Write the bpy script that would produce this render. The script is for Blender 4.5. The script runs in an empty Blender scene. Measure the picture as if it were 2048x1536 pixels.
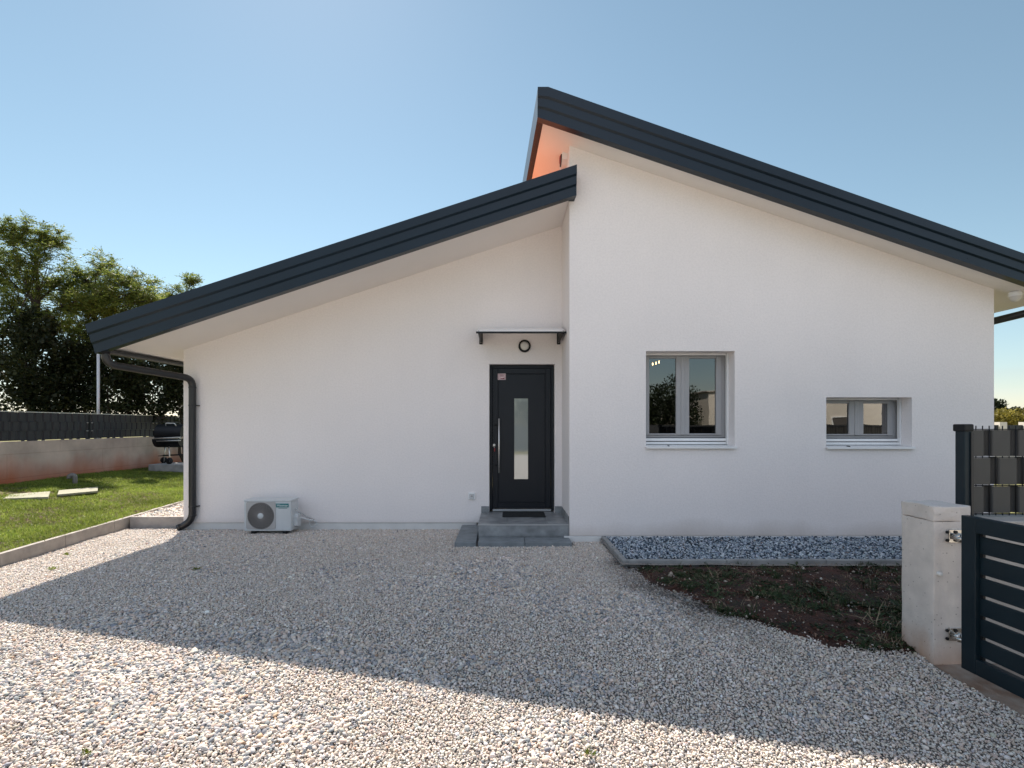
import bpy, bmesh, math, random
import numpy as np
from mathutils import Vector, Matrix, Euler, noise as mnoise

random.seed(7); rng = np.random.default_rng(11)
scene = bpy.context.scene
COL = scene.collection
R = math.radians
CX, CY, F, CAMZ = 1010.0, 850.0, 1024.0, 1.6        # calibration of the photograph (2048 px wide)

def at(px, py, Y):
    return Vector(((px - CX) * Y / F, Y, CAMZ - (py - CY) * Y / F))
def gnd(px, py, z=0.0):
    Y = F * (CAMZ - z) / (py - CY)
    return Vector(((px - CX) * Y / F, Y, z))
def gz(y):
    """height of the yard: level by the house, falling a little towards the street"""
    y = np.asarray(y, float)
    t = np.clip(4.5 - y, 0, None)
    return -0.062 * t * t / (t + 0.25) - 0.02 * np.clip((y - 7.1) / 0.8, 0, 1)

# ------------------------------------------------------------------ materials
def mat(name, col, rough=0.6, metal=0.0, var=0.0, vscale=3.0, vcol=None, bump=0.0, bscale=80.0, bdist=0.003, spec=0.5, detail=6.0):
    m = bpy.data.materials.new(name); m.use_nodes = True
    nt = m.node_tree; b = nt.nodes['Principled BSDF']
    b.inputs['Roughness'].default_value = rough
    b.inputs['Metallic'].default_value = metal
    b.inputs['Specular IOR Level'].default_value = spec
    b.inputs['Base Color'].default_value = (*col, 1)
    geo = nt.nodes.new('ShaderNodeNewGeometry')
    if var > 0:
        n = nt.nodes.new('ShaderNodeTexNoise'); n.inputs['Scale'].default_value = vscale; n.inputs['Detail'].default_value = detail
        nt.links.new(geo.outputs['Position'], n.inputs['Vector'])
        r = nt.nodes.new('ShaderNodeValToRGB'); r.color_ramp.elements[0].position = 0.33; r.color_ramp.elements[1].position = 0.68
        c2 = vcol or tuple(c * (1 - var) for c in col)
        r.color_ramp.elements[0].color = (*c2, 1); r.color_ramp.elements[1].color = (*col, 1)
        nt.links.new(n.outputs['Fac'], r.inputs['Fac']); nt.links.new(r.outputs['Color'], b.inputs['Base Color'])
        m['ramp'] = r.name
    if bump > 0:
        n2 = nt.nodes.new('ShaderNodeTexNoise'); n2.inputs['Scale'].default_value = bscale; n2.inputs['Detail'].default_value = 5
        nt.links.new(geo.outputs['Position'], n2.inputs['Vector'])
        bp = nt.nodes.new('ShaderNodeBump'); bp.inputs['Strength'].default_value = bump; bp.inputs['Distance'].default_value = bdist
        nt.links.new(n2.outputs['Fac'], bp.inputs['Height']); nt.links.new(bp.outputs['Normal'], b.inputs['Normal'])
    return m
def base_link(m):
    b = m.node_tree.nodes['Principled BSDF']; l = b.inputs['Base Color'].links
    return l[0].from_socket if l else None
def stain(m, col, zlo, zhi, nscale=2.5, amount=1.0, stretch=(1, 1, 0.25)):
    """earth splashed on the foot of a surface: an irregular band with noise"""
    nt = m.node_tree; N = nt.nodes; L = nt.links; b = N['Principled BSDF']
    src = base_link(m)
    geo = N.new('ShaderNodeNewGeometry'); sep = N.new('ShaderNodeSeparateXYZ'); L.new(geo.outputs['Position'], sep.inputs[0])
    mp = N.new('ShaderNodeVectorMath'); mp.operation = 'MULTIPLY'; mp.inputs[1].default_value = stretch; L.new(geo.outputs['Position'], mp.inputs[0])
    n = N.new('ShaderNodeTexNoise'); n.inputs['Scale'].default_value = nscale; n.inputs['Detail'].default_value = 7; L.new(mp.outputs[0], n.inputs['Vector'])
    ma = N.new('ShaderNodeMath'); ma.operation = 'MULTIPLY_ADD'; ma.inputs[1].default_value = (zhi - zlo) * 2.0; L.new(n.outputs['Fac'], ma.inputs[0])
    sub = N.new('ShaderNodeMath'); sub.operation = 'SUBTRACT'; sub.inputs[0].default_value = -(zhi - zlo) * 0.8; L.new(sep.outputs['Z'], sub.inputs[1])
    L.new(sub.outputs[0], ma.inputs[2])
    mr = N.new('ShaderNodeMapRange'); mr.inputs['From Min'].default_value = -zhi; mr.inputs['From Max'].default_value = -zlo + (zhi - zlo) * 0.3
    mr.inputs['To Max'].default_value = amount; L.new(ma.outputs[0], mr.inputs['Value'])
    mx = N.new('ShaderNodeMix'); mx.data_type = 'RGBA'; L.new(mr.outputs[0], mx.inputs['Factor'])
    if src: L.new(src, mx.inputs['A'])
    else: mx.inputs['A'].default_value = b.inputs['Base Color'].default_value
    mx.inputs['B'].default_value = (*col, 1); L.new(mx.outputs['Result'], b.inputs['Base Color'])
    return m
def dots(m, scale, thr, col, amount=0.8):
    """small pores / specks"""
    nt = m.node_tree; N = nt.nodes; L = nt.links; b = N['Principled BSDF']; src = base_link(m)
    geo = N.new('ShaderNodeNewGeometry'); v = N.new('ShaderNodeTexVoronoi'); v.inputs['Scale'].default_value = scale
    L.new(geo.outputs['Position'], v.inputs['Vector'])
    mr = N.new('ShaderNodeMapRange'); mr.inputs['From Min'].default_value = thr; mr.inputs['From Max'].default_value = thr * 0.6; mr.inputs['To Max'].default_value = amount
    L.new(v.outputs['Distance'], mr.inputs['Value'])
    mx = N.new('ShaderNodeMix'); mx.data_type = 'RGBA'; L.new(mr.outputs[0], mx.inputs['Factor'])
    if src: L.new(src, mx.inputs['A'])
    else: mx.inputs['A'].default_value = b.inputs['Base Color'].default_value
    mx.inputs['B'].default_value = (*col, 1); L.new(mx.outputs['Result'], b.inputs['Base Color'])
    return m
def emit(name, col, s):
    m = bpy.data.materials.new(name); m.use_nodes = True; b = m.node_tree.nodes['Principled BSDF']
    b.inputs['Emission Color'].default_value = (*col, 1); b.inputs['Emission Strength'].default_value = s
    return m
def glass(name, tint, refl, rough=0.0):
    m = bpy.data.materials.new(name); m.use_nodes = True; nt = m.node_tree; N = nt.nodes; L = nt.links; N.clear()
    o = N.new('ShaderNodeOutputMaterial'); mx = N.new('ShaderNodeMixShader'); t = N.new('ShaderNodeBsdfTransparent'); g = N.new('ShaderNodeBsdfGlossy')
    t.inputs[0].default_value = (*tint, 1); g.inputs['Roughness'].default_value = rough; g.inputs['Color'].default_value = (1, 1, 1, 1)
    lw = N.new('ShaderNodeFresnel'); lw.inputs['IOR'].default_value = 1.5
    geo = N.new('ShaderNodeNewGeometry'); n = N.new('ShaderNodeTexNoise'); n.inputs['Scale'].default_value = 2.2; n.inputs['Detail'].default_value = 2
    L.new(geo.outputs['Position'], n.inputs['Vector'])
    bp = N.new('ShaderNodeBump'); bp.inputs['Strength'].default_value = 0.12; bp.inputs['Distance'].default_value = 0.006; L.new(n.outputs['Fac'], bp.inputs['Height'])
    L.new(bp.outputs['Normal'], g.inputs['Normal'])
    ma = N.new('ShaderNodeMath'); ma.operation = 'ADD'; ma.inputs[1].default_value = refl; L.new(lw.outputs[0], ma.inputs[0])
    L.new(ma.outputs[0], mx.inputs[0]); L.new(t.outputs[0], mx.inputs[1]); L.new(g.outputs[0], mx.inputs[2]); L.new(mx.outputs[0], o.inputs[0])
    return m
def leafmat(name, c1, c2, trans=0.4, rough=0.5):
    m = bpy.data.materials.new(name); m.use_nodes = True; nt = m.node_tree; N = nt.nodes; L = nt.links
    b = N['Principled BSDF']; o = [n for n in N if n.type == 'OUTPUT_MATERIAL'][0]
    geo = N.new('ShaderNodeNewGeometry'); r = N.new('ShaderNodeValToRGB')
    r.color_ramp.elements[0].color = (*c1, 1); r.color_ramp.elements[1].color = (*c2, 1)
    L.new(geo.outputs['Random Per Island'], r.inputs['Fac'])
    n = N.new('ShaderNodeTexNoise'); n.inputs['Scale'].default_value = 1.3; n.inputs['Detail'].default_value = 3; L.new(geo.outputs['Position'], n.inputs['Vector'])
    hsv = N.new('ShaderNodeHueSaturation'); L.new(r.outputs['Color'], hsv.inputs['Color'])
    mr = N.new('ShaderNodeMapRange'); mr.inputs['From Min'].default_value = 0.3; mr.inputs['From Max'].default_value = 0.7; mr.inputs['To Min'].default_value = 0.6; mr.inputs['To Max'].default_value = 1.4
    L.new(n.outputs['Fac'], mr.inputs['Value']); L.new(mr.outputs[0], hsv.inputs['Value'])
    L.new(hsv.outputs[0], b.inputs['Base Color']); b.inputs['Roughness'].default_value = rough
    b.inputs['Specular IOR Level'].default_value = 0.25
    t = N.new('ShaderNodeBsdfTranslucent'); L.new(hsv.outputs[0], t.inputs['Color'])
    mx = N.new('ShaderNodeMixShader'); mx.inputs[0].default_value = trans
    L.new(b.outputs[0], mx.inputs[1]); L.new(t.outputs[0], mx.inputs[2]); L.new(mx.outputs[0], o.inputs[0])
    return m
def colattr(name, rough=0.75):
    """stones: the colour of each single stone is stored with it"""
    m = bpy.data.materials.new(name); m.use_nodes = True; nt = m.node_tree; N = nt.nodes; L = nt.links; b = N['Principled BSDF']
    a = N.new('ShaderNodeAttribute'); a.attribute_type = 'INSTANCER'; a.attribute_name = 'col'
    L.new(a.outputs['Color'], b.inputs['Base Color']); b.inputs['Roughness'].default_value = rough; b.inputs['Specular IOR Level'].default_value = 0.3
    return m

def streaks(m, stretch, scale, lo, hi, dark):
    nt = m.node_tree; N = nt.nodes; L = nt.links; b = N['Principled BSDF']; src = base_link(m)
    geo = N.new('ShaderNodeNewGeometry'); mp = N.new('ShaderNodeVectorMath'); mp.operation = 'MULTIPLY'; mp.inputs[1].default_value = stretch; L.new(geo.outputs['Position'], mp.inputs[0])
    n = N.new('ShaderNodeTexNoise'); n.inputs['Scale'].default_value = scale; n.inputs['Detail'].default_value = 6; n.inputs['Roughness'].default_value = .65; L.new(mp.outputs[0], n.inputs['Vector'])
    mr = N.new('ShaderNodeMapRange'); mr.inputs['From Min'].default_value = lo; mr.inputs['From Max'].default_value = hi; mr.inputs['To Min'].default_value = 1 - dark; mr.inputs['To Max'].default_value = 1; L.new(n.outputs['Fac'], mr.inputs['Value'])
    mx = N.new('ShaderNodeMix'); mx.data_type = 'RGBA'; mx.blend_type = 'MULTIPLY'; mx.inputs['Factor'].default_value = 1; L.new(src, mx.inputs['A']); L.new(mr.outputs[0], mx.inputs['B']); L.new(mx.outputs['Result'], b.inputs['Base Color'])
    return m
M = {}
M['plaster'] = stain(streaks(streaks(mat('white_plaster', (0.88, 0.828, 0.812), 0.9, var=0.03, vscale=0.9, bump=0.5, bscale=55, bdist=0.005, spec=0.2), (1, 1, .12), 4, .3, .6, .010), (1, 1, 1), 38, .3, .6, .07), (0.58, 0.52, 0.47), 0.05, 0.13, 1.8, 0.4, (1, 1, .6))
M['plaster_low'] = stain(streaks(streaks(mat('white_plaster_splashed', (0.88, 0.828, 0.812), 0.9, var=0.03, vscale=0.9, bump=0.5, bscale=55, bdist=0.005, spec=0.2), (1, 1, .12), 4, .3, .6, .010), (1, 1, 1), 38, .3, .6, .07), (0.50, 0.42, 0.36), 0.04, 0.24, 1.5, 0.6, (1, 1, 0.6))
M['soffit'] = mat('soffit_paint', (0.84, 0.80, 0.775), 0.85, var=0.02, bump=0.1, bscale=120, spec=0.2)
M['plinth'] = mat('plinth_coat', (0.74, 0.73, 0.71), 0.9, var=0.1, vscale=5, bump=0.3, bscale=90, spec=0.2)
M['metal'] = mat('anthracite_metal', (0.007, 0.017, 0.029), 0.32, var=0.2, vscale=1.3, spec=0.36)
M['pipe'] = mat('anthracite_pipe', (0.020, 0.021, 0.024), 0.35, var=0.1, vscale=3)
M['black'] = mat('black_plastic', (0.008, 0.009, 0.011), 0.5, spec=0.3)
M['tile'] = mat('terracotta_tiles', (0.66, 0.19, 0.075), 0.8, var=0.4, vscale=3, bump=0.3, bscale=40)
M['white'] = mat('white_coat', (0.84, 0.84, 0.84), 0.4, var=0.03)
M['frame'] = mat('grey_window_frame', (0.37, 0.365, 0.37), 0.45, var=0.04)
M['door'] = mat('door_anthracite', (0.007, 0.010, 0.016), 0.42, var=0.12, vscale=4, bump=0.05, bscale=300, spec=0.32)
M['steel'] = mat('brushed_steel', (0.72, 0.70, 0.67), 0.42, metal=0.85)
M['zinc'] = mat('zinc_plated', (0.62, 0.60, 0.56), 0.22, metal=1.0, var=0.2, vscale=40)
M['alu'] = mat('aluminium', (0.5, 0.51, 0.52), 0.45, metal=0.8)
M['room'] = mat('interior_painted_dim', (0.10, 0.09, 0.085), 0.9)
M['glass'] = glass('window_glass', (0.30, 0.33, 0.33), 0.10)
M['frosted'] = mat('frosted_glass', (0.30, 0.335, 0.32), 0.035, spec=0.9, var=0.04); M['frosted'].node_tree.nodes['Principled BSDF'].inputs['IOR'].default_value = 2.1
M['step'] = mat('grey_stone_tile', (0.31, 0.325, 0.335), 0.45, var=0.5, vscale=6, bump=0.05, bscale=90)
M['slab'] = mat('grey_paving', (0.225, 0.25, 0.265), 0.7, var=0.3, vscale=8, bump=0.15, bscale=140)
M['mat'] = mat('rubber_mat', (0.012, 0.014, 0.015), 0.95, bump=0.6, bscale=200, bdist=0.01)
M['concrete'] = stain(mat('wall_concrete', (0.58, 0.475, 0.415), 0.9, var=0.3, vscale=2.2, bump=0.3, bscale=60), (0.44, 0.115, 0.04), 0.38, 0.80, 1.3, 0.9)
M['pillar'] = stain(dots(dots(mat('pillar_concrete', (0.66, 0.60, 0.555), 0.88, var=0.15, vscale=9, bump=0.7, bscale=60, bdist=0.006), 26, 0.14, (0.22, 0.19, 0.17), 0.75), 75, 0.12, (0.3, 0.27, 0.25), 0.6), (0.45, 0.24, 0.13), -0.06, 0.12, 5, 0.8)
M['lowwall'] = dots(mat('low_wall_concrete', (0.50, 0.46, 0.42), 0.88, var=0.2, vscale=4, bump=0.4, bscale=70), 30, 0.1, (0.25, 0.22, 0.2), 0.6)
M['beam'] = mat('driveway_concrete', (0.36, 0.305, 0.255), 0.92, var=0.5, vscale=7, vcol=(0.22, 0.135, 0.09), bump=0.5, bscale=60)
M['kerb'] = mat('kerb_concrete', (0.40, 0.365, 0.335), 0.9, var=0.3, vscale=6, bump=0.3, bscale=90)
M['coldkerb'] = mat('kerb_concrete_grey', (0.33, 0.33, 0.325), 0.9, var=0.3, vscale=6, bump=0.3, bscale=90)
M['strip'] = mat('fence_strip_plastic', (0.013, 0.016, 0.026), 0.5, var=0.35, vscale=5, spec=0.4)
M['stripgrey'] = mat('privacy_strip_grey', (0.050, 0.049, 0.048), 0.5, var=0.12, vscale=6, spec=0.5)
M['gate'] = mat('gate_powder_coat', (0.007, 0.018, 0.026), 0.42, var=0.2, vscale=5, bump=0.05, bscale=400, spec=0.35)
M['acwhite'] = mat('unit_casing', (0.62, 0.64, 0.645), 0.45, var=0.05, vscale=8)
M['acgrille'] = mat('unit_grille', (0.40, 0.375, 0.355), 0.5)
M['acgrille_frame'] = mat('unit_grille_frame', (0.44, 0.425, 0.415), 0.5)
M['acdark'] = mat('unit_inside', (0.055, 0.050, 0.047), 0.7)
M['teal'] = mat('teal_badge', (0.01, 0.17, 0.18), 0.4)
M['poly'] = mat('awning_polycarbonate', (0.86, 0.83, 0.80), 0.3)
M['opal'] = mat('opal_glass', (0.66, 0.64, 0.61), 0.3)
M['red'] = mat('red_plastic', (0.22, 0.012, 0.018), 0.4)
M['paper'] = mat('sticker_paper', (0.66, 0.52, 0.53), 0.5)
M['maroon'] = mat('sticker_print', (0.20, 0.03, 0.05), 0.5)
M['ink'] = mat('sticker_ink', (0.12, 0.07, 0.09), 0.5)
M['bark'] = mat('bark', (0.075, 0.058, 0.045), 0.95, var=0.4, vscale=9, bump=0.6, bscale=30, bdist=0.02)
M['pole'] = mat('galvanised_pole', (0.55, 0.57, 0.59), 0.45, metal=0.3)
M['pvc'] = mat('grey_pvc', (0.20, 0.19, 0.18), 0.6)
M['cover'] = mat('pale_slab', (0.34, 0.33, 0.245), 0.9, var=0.25, vscale=7, bump=0.3, bscale=80)
M['earth'] = dots(mat('bare_soil', (0.072, 0.025, 0.015), 0.98, var=0.6, vscale=5, vcol=(0.022, 0.014, 0.010), bump=1.0, bscale=35, bdist=0.03), 60, 0.12, (0.3, 0.27, 0.23), 0.5)
M['gravelbase'] = mat('gravel_bed', (0.36, 0.325, 0.295), 0.95, var=0.7, vscale=90, vcol=(0.17, 0.155, 0.145), bump=1.0, bscale=70, bdist=0.02, detail=3)
M['gravelfar'] = dots(mat('gravel_street', (0.62, 0.57, 0.52), 0.95, var=0.45, vscale=45, bump=1.0, bscale=60, bdist=0.02, detail=3), 55, 0.3, (0.36, 0.33, 0.31), 0.6)
M['lawnbase'] = mat('lawn_soil', (0.14, 0.155, 0.05), 0.98, var=0.5, vscale=3, vcol=(0.17, 0.11, 0.055), bump=0.8, bscale=60, bdist=0.02)
M['field'] = mat('dry_meadow', (0.27, 0.22, 0.075), 0.98, var=0.55, vscale=1.5, vcol=(0.13, 0.14, 0.045), bump=1.0, bscale=25, bdist=0.05)
M['stone'] = colattr('loose_stone')
M['locust'] = leafmat('locust_leaf', (0.075, 0.12, 0.024), (0.24, 0.265, 0.06), 0.55)
M['ivy'] = leafmat('ivy_leaf', (0.013, 0.021, 0.009), (0.038, 0.047, 0.018), 0.25, 0.5)
M['hedge'] = leafmat('bright_hedge_leaf', (0.16, 0.14, 0.02), (0.25, 0.21, 0.05), 0.35)
M['conifer'] = leafmat('dark_evergreen_leaf', (0.014, 0.026, 0.014), (0.045, 0.055, 0.026), 0.2)
M['weed'] = leafmat('weed_leaf', (0.016, 0.034, 0.012), (0.045, 0.066, 0.024), 0.2)
M['weedbright'] = leafmat('yellow_green_weed_leaf', (0.10, 0.15, 0.015), (0.2, 0.22, 0.03), 0.3)  # yellow green leaf colour of the weeds in the gravel
M['straw'] = mat('dry_straw', (0.24, 0.185, 0.12), 0.9)
M['grass'] = leafmat('lawn_blade', (0.13, 0.20, 0.025), (0.28, 0.32, 0.07), 0.45)
M['render_wall'] = mat('pale_house_render', (0.72, 0.66, 0.58), 0.9, var=0.08)
M['darkfence'] = mat('dark_fence', (0.03, 0.032, 0.036), 0.6)

# ------------------------------------------------------------------ mesh helpers
class MB:
    def __init__(s): s.bm = bmesh.new()
    def _xf(s, vs, mtx):
        if mtx is not None: bmesh.ops.transform(s.bm, matrix=mtx, verts=vs)
    def box(s, x0, x1, y0, y1, z0, z1, bev=0.0, seg=1, mtx=None):
        r = bmesh.ops.create_cube(s.bm, size=1); vs = r['verts']
        bmesh.ops.scale(s.bm, vec=(abs(x1 - x0), abs(y1 - y0), abs(z1 - z0)), verts=vs)
        bmesh.ops.translate(s.bm, vec=((x0 + x1) / 2, (y0 + y1) / 2, (z0 + z1) / 2), verts=vs)
        if bev > 0:
            es = list({e for v in vs for e in v.link_edges})
            r2 = bmesh.ops.bevel(s.bm, geom=es, offset=bev, segments=seg, affect='EDGES', profile=0.5)
            vs = list(set(r2['verts']) | {v for v in vs if v.is_valid})
        s._xf(vs, mtx); return vs
    def prism(s, pts, axis, a, b):
        """extrude a polygon given in the two other axes from a to b along axis"""
        def mk(p, t): return {'x': (t, p[0], p[1]), 'y': (p[0], t, p[1]), 'z': (p[0], p[1], t)}[axis]
        A = [s.bm.verts.new(mk(p, a)) for p in pts]; B = [s.bm.verts.new(mk(p, b)) for p in pts]
        n = len(pts)
        s.bm.faces.new(A); s.bm.faces.new(B[::-1])
        for i in range(n): s.bm.faces.new((A[i], B[i], B[(i + 1) % n], A[(i + 1) % n]))
        return A + B
    def loft(s, P, Q, closed=False, caps=True):
        """strip between two equal point lists"""
        A = [s.bm.verts.new(p) for p in P]; B = [s.bm.verts.new(q) for q in Q]; n = len(P)
        for i in range(n if closed else n - 1): s.bm.faces.new((A[i], A[(i + 1) % n], B[(i + 1) % n], B[i]))
        if closed and caps: s.bm.faces.new(A[::-1]); s.bm.faces.new(B)
        return A + B
    def quad(s, *p):
        return s.bm.faces.new([s.bm.verts.new(q) for q in p])
    def tube(s, path, r, sides=10, caps=True, smooth=True):
        path = [Vector(p) for p in path]; n = len(path)
        rs = list(r) if hasattr(r, '__len__') else [r] * n
        rings = []; up = None
        for i, p in enumerate(path):
            d = (path[min(i + 1, n - 1)] - path[max(i - 1, 0)]).normalized()
            if up is None:
                up = Vector((0, 0, 1)) if abs(d.z) < 0.9 else Vector((1, 0, 0))
            u = d.cross(up)
            u = (u if u.length > 1e-5 else d.orthogonal()).normalized(); w = u.cross(d).normalized(); up = w
            rings.append([s.bm.verts.new(p + (u * math.cos(2 * math.pi * k / sides) + w * math.sin(2 * math.pi * k / sides)) * rs[i]) for k in range(sides)])
        for i in range(n - 1):
            for k in range(sides):
                f = s.bm.faces.new((rings[i][k], rings[i][(k + 1) % sides], rings[i + 1][(k + 1) % sides], rings[i + 1][k])); f.smooth = smooth
        if caps: s.bm.faces.new(rings[0][::-1]); s.bm.faces.new(rings[-1])
    def lathe(s, prof, n=32, mtx=None, smooth=True, ang=2 * math.pi, a0=0.0):
        """profile (r, z) turned about z"""
        full = abs(ang - 2 * math.pi) < 1e-6; m = n if full else n + 1
        rings = []
        for r, z in prof:
            rings.append([s.bm.verts.new((r * math.cos(a0 + ang * k / n), r * math.sin(a0 + ang * k / n), z)) for k in range(m)] if r > 1e-6 else [s.bm.verts.new((0, 0, z))])
        vs = [v for q in rings for v in q]
        for i in range(len(prof) - 1):
            a, b = rings[i], rings[i + 1]
            for k in range(n):
                k2 = (k + 1) % m if full else k + 1
                if len(a) == 1 and len(b) == 1: continue
                if len(a) == 1: f = s.bm.faces.new((a[0], b[k], b[k2]))
                elif len(b) == 1: f = s.bm.faces.new((a[k], a[k2], b[0]))
                else: f = s.bm.faces.new((a[k], a[k2], b[k2], b[k]))
                f.smooth = smooth
        s._xf(vs, mtx); return vs
    def build(s, name, m, parent=None, normals=True):
        if normals: bmesh.ops.recalc_face_normals(s.bm, faces=s.bm.faces[:])
        me = bpy.data.meshes.new(name); s.bm.to_mesh(me); s.bm.free()
        for q in (m if isinstance(m, (list, tuple)) else [m]): me.materials.append(q)
        return link(name, me, parent)
def link(name, me, parent=None):
    o = bpy.data.objects.new(name, me); COL.objects.link(o)
    if parent is not None:
        o.parent = parent
        k = parent; off = Vector((0, 0, 0))
        while k is not None: off += k.location; k = k.parent
        o.location = -off                      # geometry is written in world metres
    return o
def tag(o, label=None, cat=None, group=None, kind=None):
    if label: o['label'] = label
    if cat: o['category'] = cat
    if group: o['group'] = group
    if kind: o['kind'] = kind
    return o
def empty(name, loc, label, cat, group=None):
    o = bpy.data.objects.new(name, None); COL.objects.link(o); o.location = loc; o.empty_display_size = 0.2
    return tag(o, label, cat, group)
def raw_mesh(name, V, Fq, m, parent=None, smooth=False):
    """mesh from numpy: V (n,3), Fq (k,4) quads"""
    me = bpy.data.meshes.new(name); n, k, w = len(V), len(Fq), Fq.shape[1]
    me.vertices.add(n); me.vertices.foreach_set('co', np.asarray(V, np.float32).ravel())
    me.loops.add(k * w); me.loops.foreach_set('vertex_index', np.asarray(Fq, np.int32).ravel())
    me.polygons.add(k); me.polygons.foreach_set('loop_start', np.arange(0, k * w, w, dtype=np.int32))
    if smooth: me.polygons.foreach_set('use_smooth', np.ones(k, bool))
    me.update(calc_edges=True); me.materials.append(m)
    return link(name, me, parent)
def shade_smooth(o, angle=40):
    me = o.data
    for p in me.polygons: p.use_smooth = True
    bm = bmesh.new(); bm.from_mesh(me)
    for e in bm.edges:
        e.smooth = not (len(e.link_faces) == 2 and e.calc_face_angle(0) > R(angle))
    bm.to_mesh(me); bm.free(); return o

# ------------------------------------------------------------------ scatter of loose stones, blades
def hidden(name, me):
    return bpy.data.objects.new(name, me)
def scatter(name, pts, rot, scl, idx, col, protos, kind='stuff', label=None, cat=None):
    me = bpy.data.meshes.new(name); n = len(pts)
    me.vertices.add(n); me.vertices.foreach_set('co', np.asarray(pts, np.float32).ravel())
    for nm, ty, arr, key in (('rot', 'FLOAT_VECTOR', rot, 'vector'), ('scl', 'FLOAT_VECTOR', scl, 'vector'), ('idx', 'INT', idx, 'value'), ('col', 'FLOAT_COLOR', col, 'color')):
        if arr is None: continue
        a = me.attributes.new(nm, ty, 'POINT'); a.data.foreach_set(key, np.asarray(arr, np.int32 if ty == 'INT' else np.float32).ravel())
    o = link(name, me); tag(o, label, cat, None, kind)
    ng = bpy.data.node_groups.new(name + '_scatter', 'GeometryNodeTree'); N = ng.nodes; L = ng.links
    ng.interface.new_socket('Geometry', in_out='INPUT', socket_type='NodeSocketGeometry'); ng.interface.new_socket('Geometry', in_out='OUTPUT', socket_type='NodeSocketGeometry')
    gi = N.new('NodeGroupInput'); go = N.new('NodeGroupOutput'); ip = N.new('GeometryNodeInstanceOnPoints')
    g2i = N.new('GeometryNodeGeometryToInstance')
    for p in reversed(protos):
        oi = N.new('GeometryNodeObjectInfo'); oi.inputs['Object'].default_value = p; oi.inputs['As Instance'].default_value = True
        L.new(oi.outputs['Geometry'], g2i.inputs[0])
    def attr(nm, ty):
        a = N.new('GeometryNodeInputNamedAttribute'); a.data_type = ty; a.inputs['Name'].default_value = nm; return a.outputs[0]
    L.new(gi.outputs[0], ip.inputs['Points'])
    L.new(g2i.outputs[0], ip.inputs['Instance'])
    ip.inputs['Pick Instance'].default_value = True
    L.new(attr('idx', 'INT'), ip.inputs['Instance Index'])
    e2r = N.new('FunctionNodeEulerToRotation'); L.new(attr('rot', 'FLOAT_VECTOR'), e2r.inputs[0]); L.new(e2r.outputs[0], ip.inputs['Rotation'])
    L.new(attr('scl', 'FLOAT_VECTOR'), ip.inputs['Scale'])
    L.new(ip.outputs[0], go.inputs[0])
    md = o.modifiers.new('scatter', 'NODES'); md.node_group = ng
    return o
def stone_proto(name, seed, angular):
    bm = bmesh.new(); bmesh.ops.create_icosphere(bm, subdivisions=2 if not angular else 1, radius=0.5)
    rr = random.Random(seed)
    if angular:
        for v in bm.verts: v.co *= 0.82 + 0.36 * rr.random()
        for _ in range(3):
            n = Vector((rr.gauss(0, 1), rr.gauss(0, 1), rr.gauss(0, 1))).normalized(); d = 0.28 + 0.1 * rr.random()
            for v in bm.verts:
                t = v.co.dot(n)
                if t > d: v.co -= n * (t - d)
    else:
        off = Vector((rr.random() * 50, rr.random() * 50, 0))
        for v in bm.verts: v.co *= 1 + 0.35 * mnoise.noise(v.co * 2.2 + off)
    me = bpy.data.meshes.new(name); bm.to_mesh(me); bm.free()
    for p in me.polygons: p.use_smooth = True
    me.materials.append(M['stone']); return hidden(name, me)
PEB = [stone_proto('pebble', 10 + k, False) for k in range(5)] + [stone_proto('chipping', 40 + k, True) for k in range(5)]

def jitter_grid(x0, x1, y0, y1, s, amp=0.5):
    nx, ny = int((x1 - x0) / s), int((y1 - y0) / s)
    gx, gy = np.meshgrid(np.arange(nx), np.arange(ny)); gx = gx.ravel() + 0.5 * (gy.ravel() % 2); gy = gy.ravel()
    x = x0 + (gx + rng.uniform(-amp, amp, len(gx))) * s; y = y0 + (gy + rng.uniform(-amp, amp, len(gx))) * s
    return x, y
def vnoise(x, y, sc, seed=0):
    """value noise, smooth, 0..1"""
    r = np.random.default_rng(1000 + seed); T = r.random((64, 64))
    u, v = x * sc + 1000, y * sc + 1000
    i, j = np.floor(u).astype(int), np.floor(v).astype(int); a, b = u - i, v - j
    a = a * a * (3 - 2 * a); b = b * b * (3 - 2 * b)
    g = lambda p, q: T[p % 64, q % 64]
    return (g(i, j) * (1 - a) + g(i + 1, j) * a) * (1 - b) + (g(i, j + 1) * (1 - a) + g(i + 1, j + 1) * a) * b
def inpoly(x, y, poly):
    ins = np.zeros(len(x), bool); n = len(poly)
    for k in range(n):
        (x1, y1), (x2, y2) = poly[k], poly[(k + 1) % n]
        c = ((y1 > y) != (y2 > y)) & (x < (x2 - x1) * (y - y1) / (y2 - y1 + 1e-12) + x1); ins ^= c
    return ins
def dist_polyline(x, y, pl):
    d = np.full(len(x), 1e9)
    for (x1, y1), (x2, y2) in zip(pl[:-1], pl[1:]):
        t = np.clip(((x - x1) * (x2 - x1) + (y - y1) * (y2 - y1)) / ((x2 - x1) ** 2 + (y2 - y1) ** 2), 0, 1)
        d = np.minimum(d, np.hypot(x - x1 - t * (x2 - x1), y - y1 - t * (y2 - y1)))
    return d

# ------------------------------------------------------------------ layout constants
DL, DR = 8.0, 7.05                 # front walls of the low and the tall wing
FL, FR = 6.85, 6.60                # their roof edges
XL, XM, XR = -5.023, 0.888, 6.733  # corners
YB = 16.0                          # back of the house
sofL = lambda x: 4.42 + 0.328 * x
sofR = lambda x: 5.746 - 0.3376 * x

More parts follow.
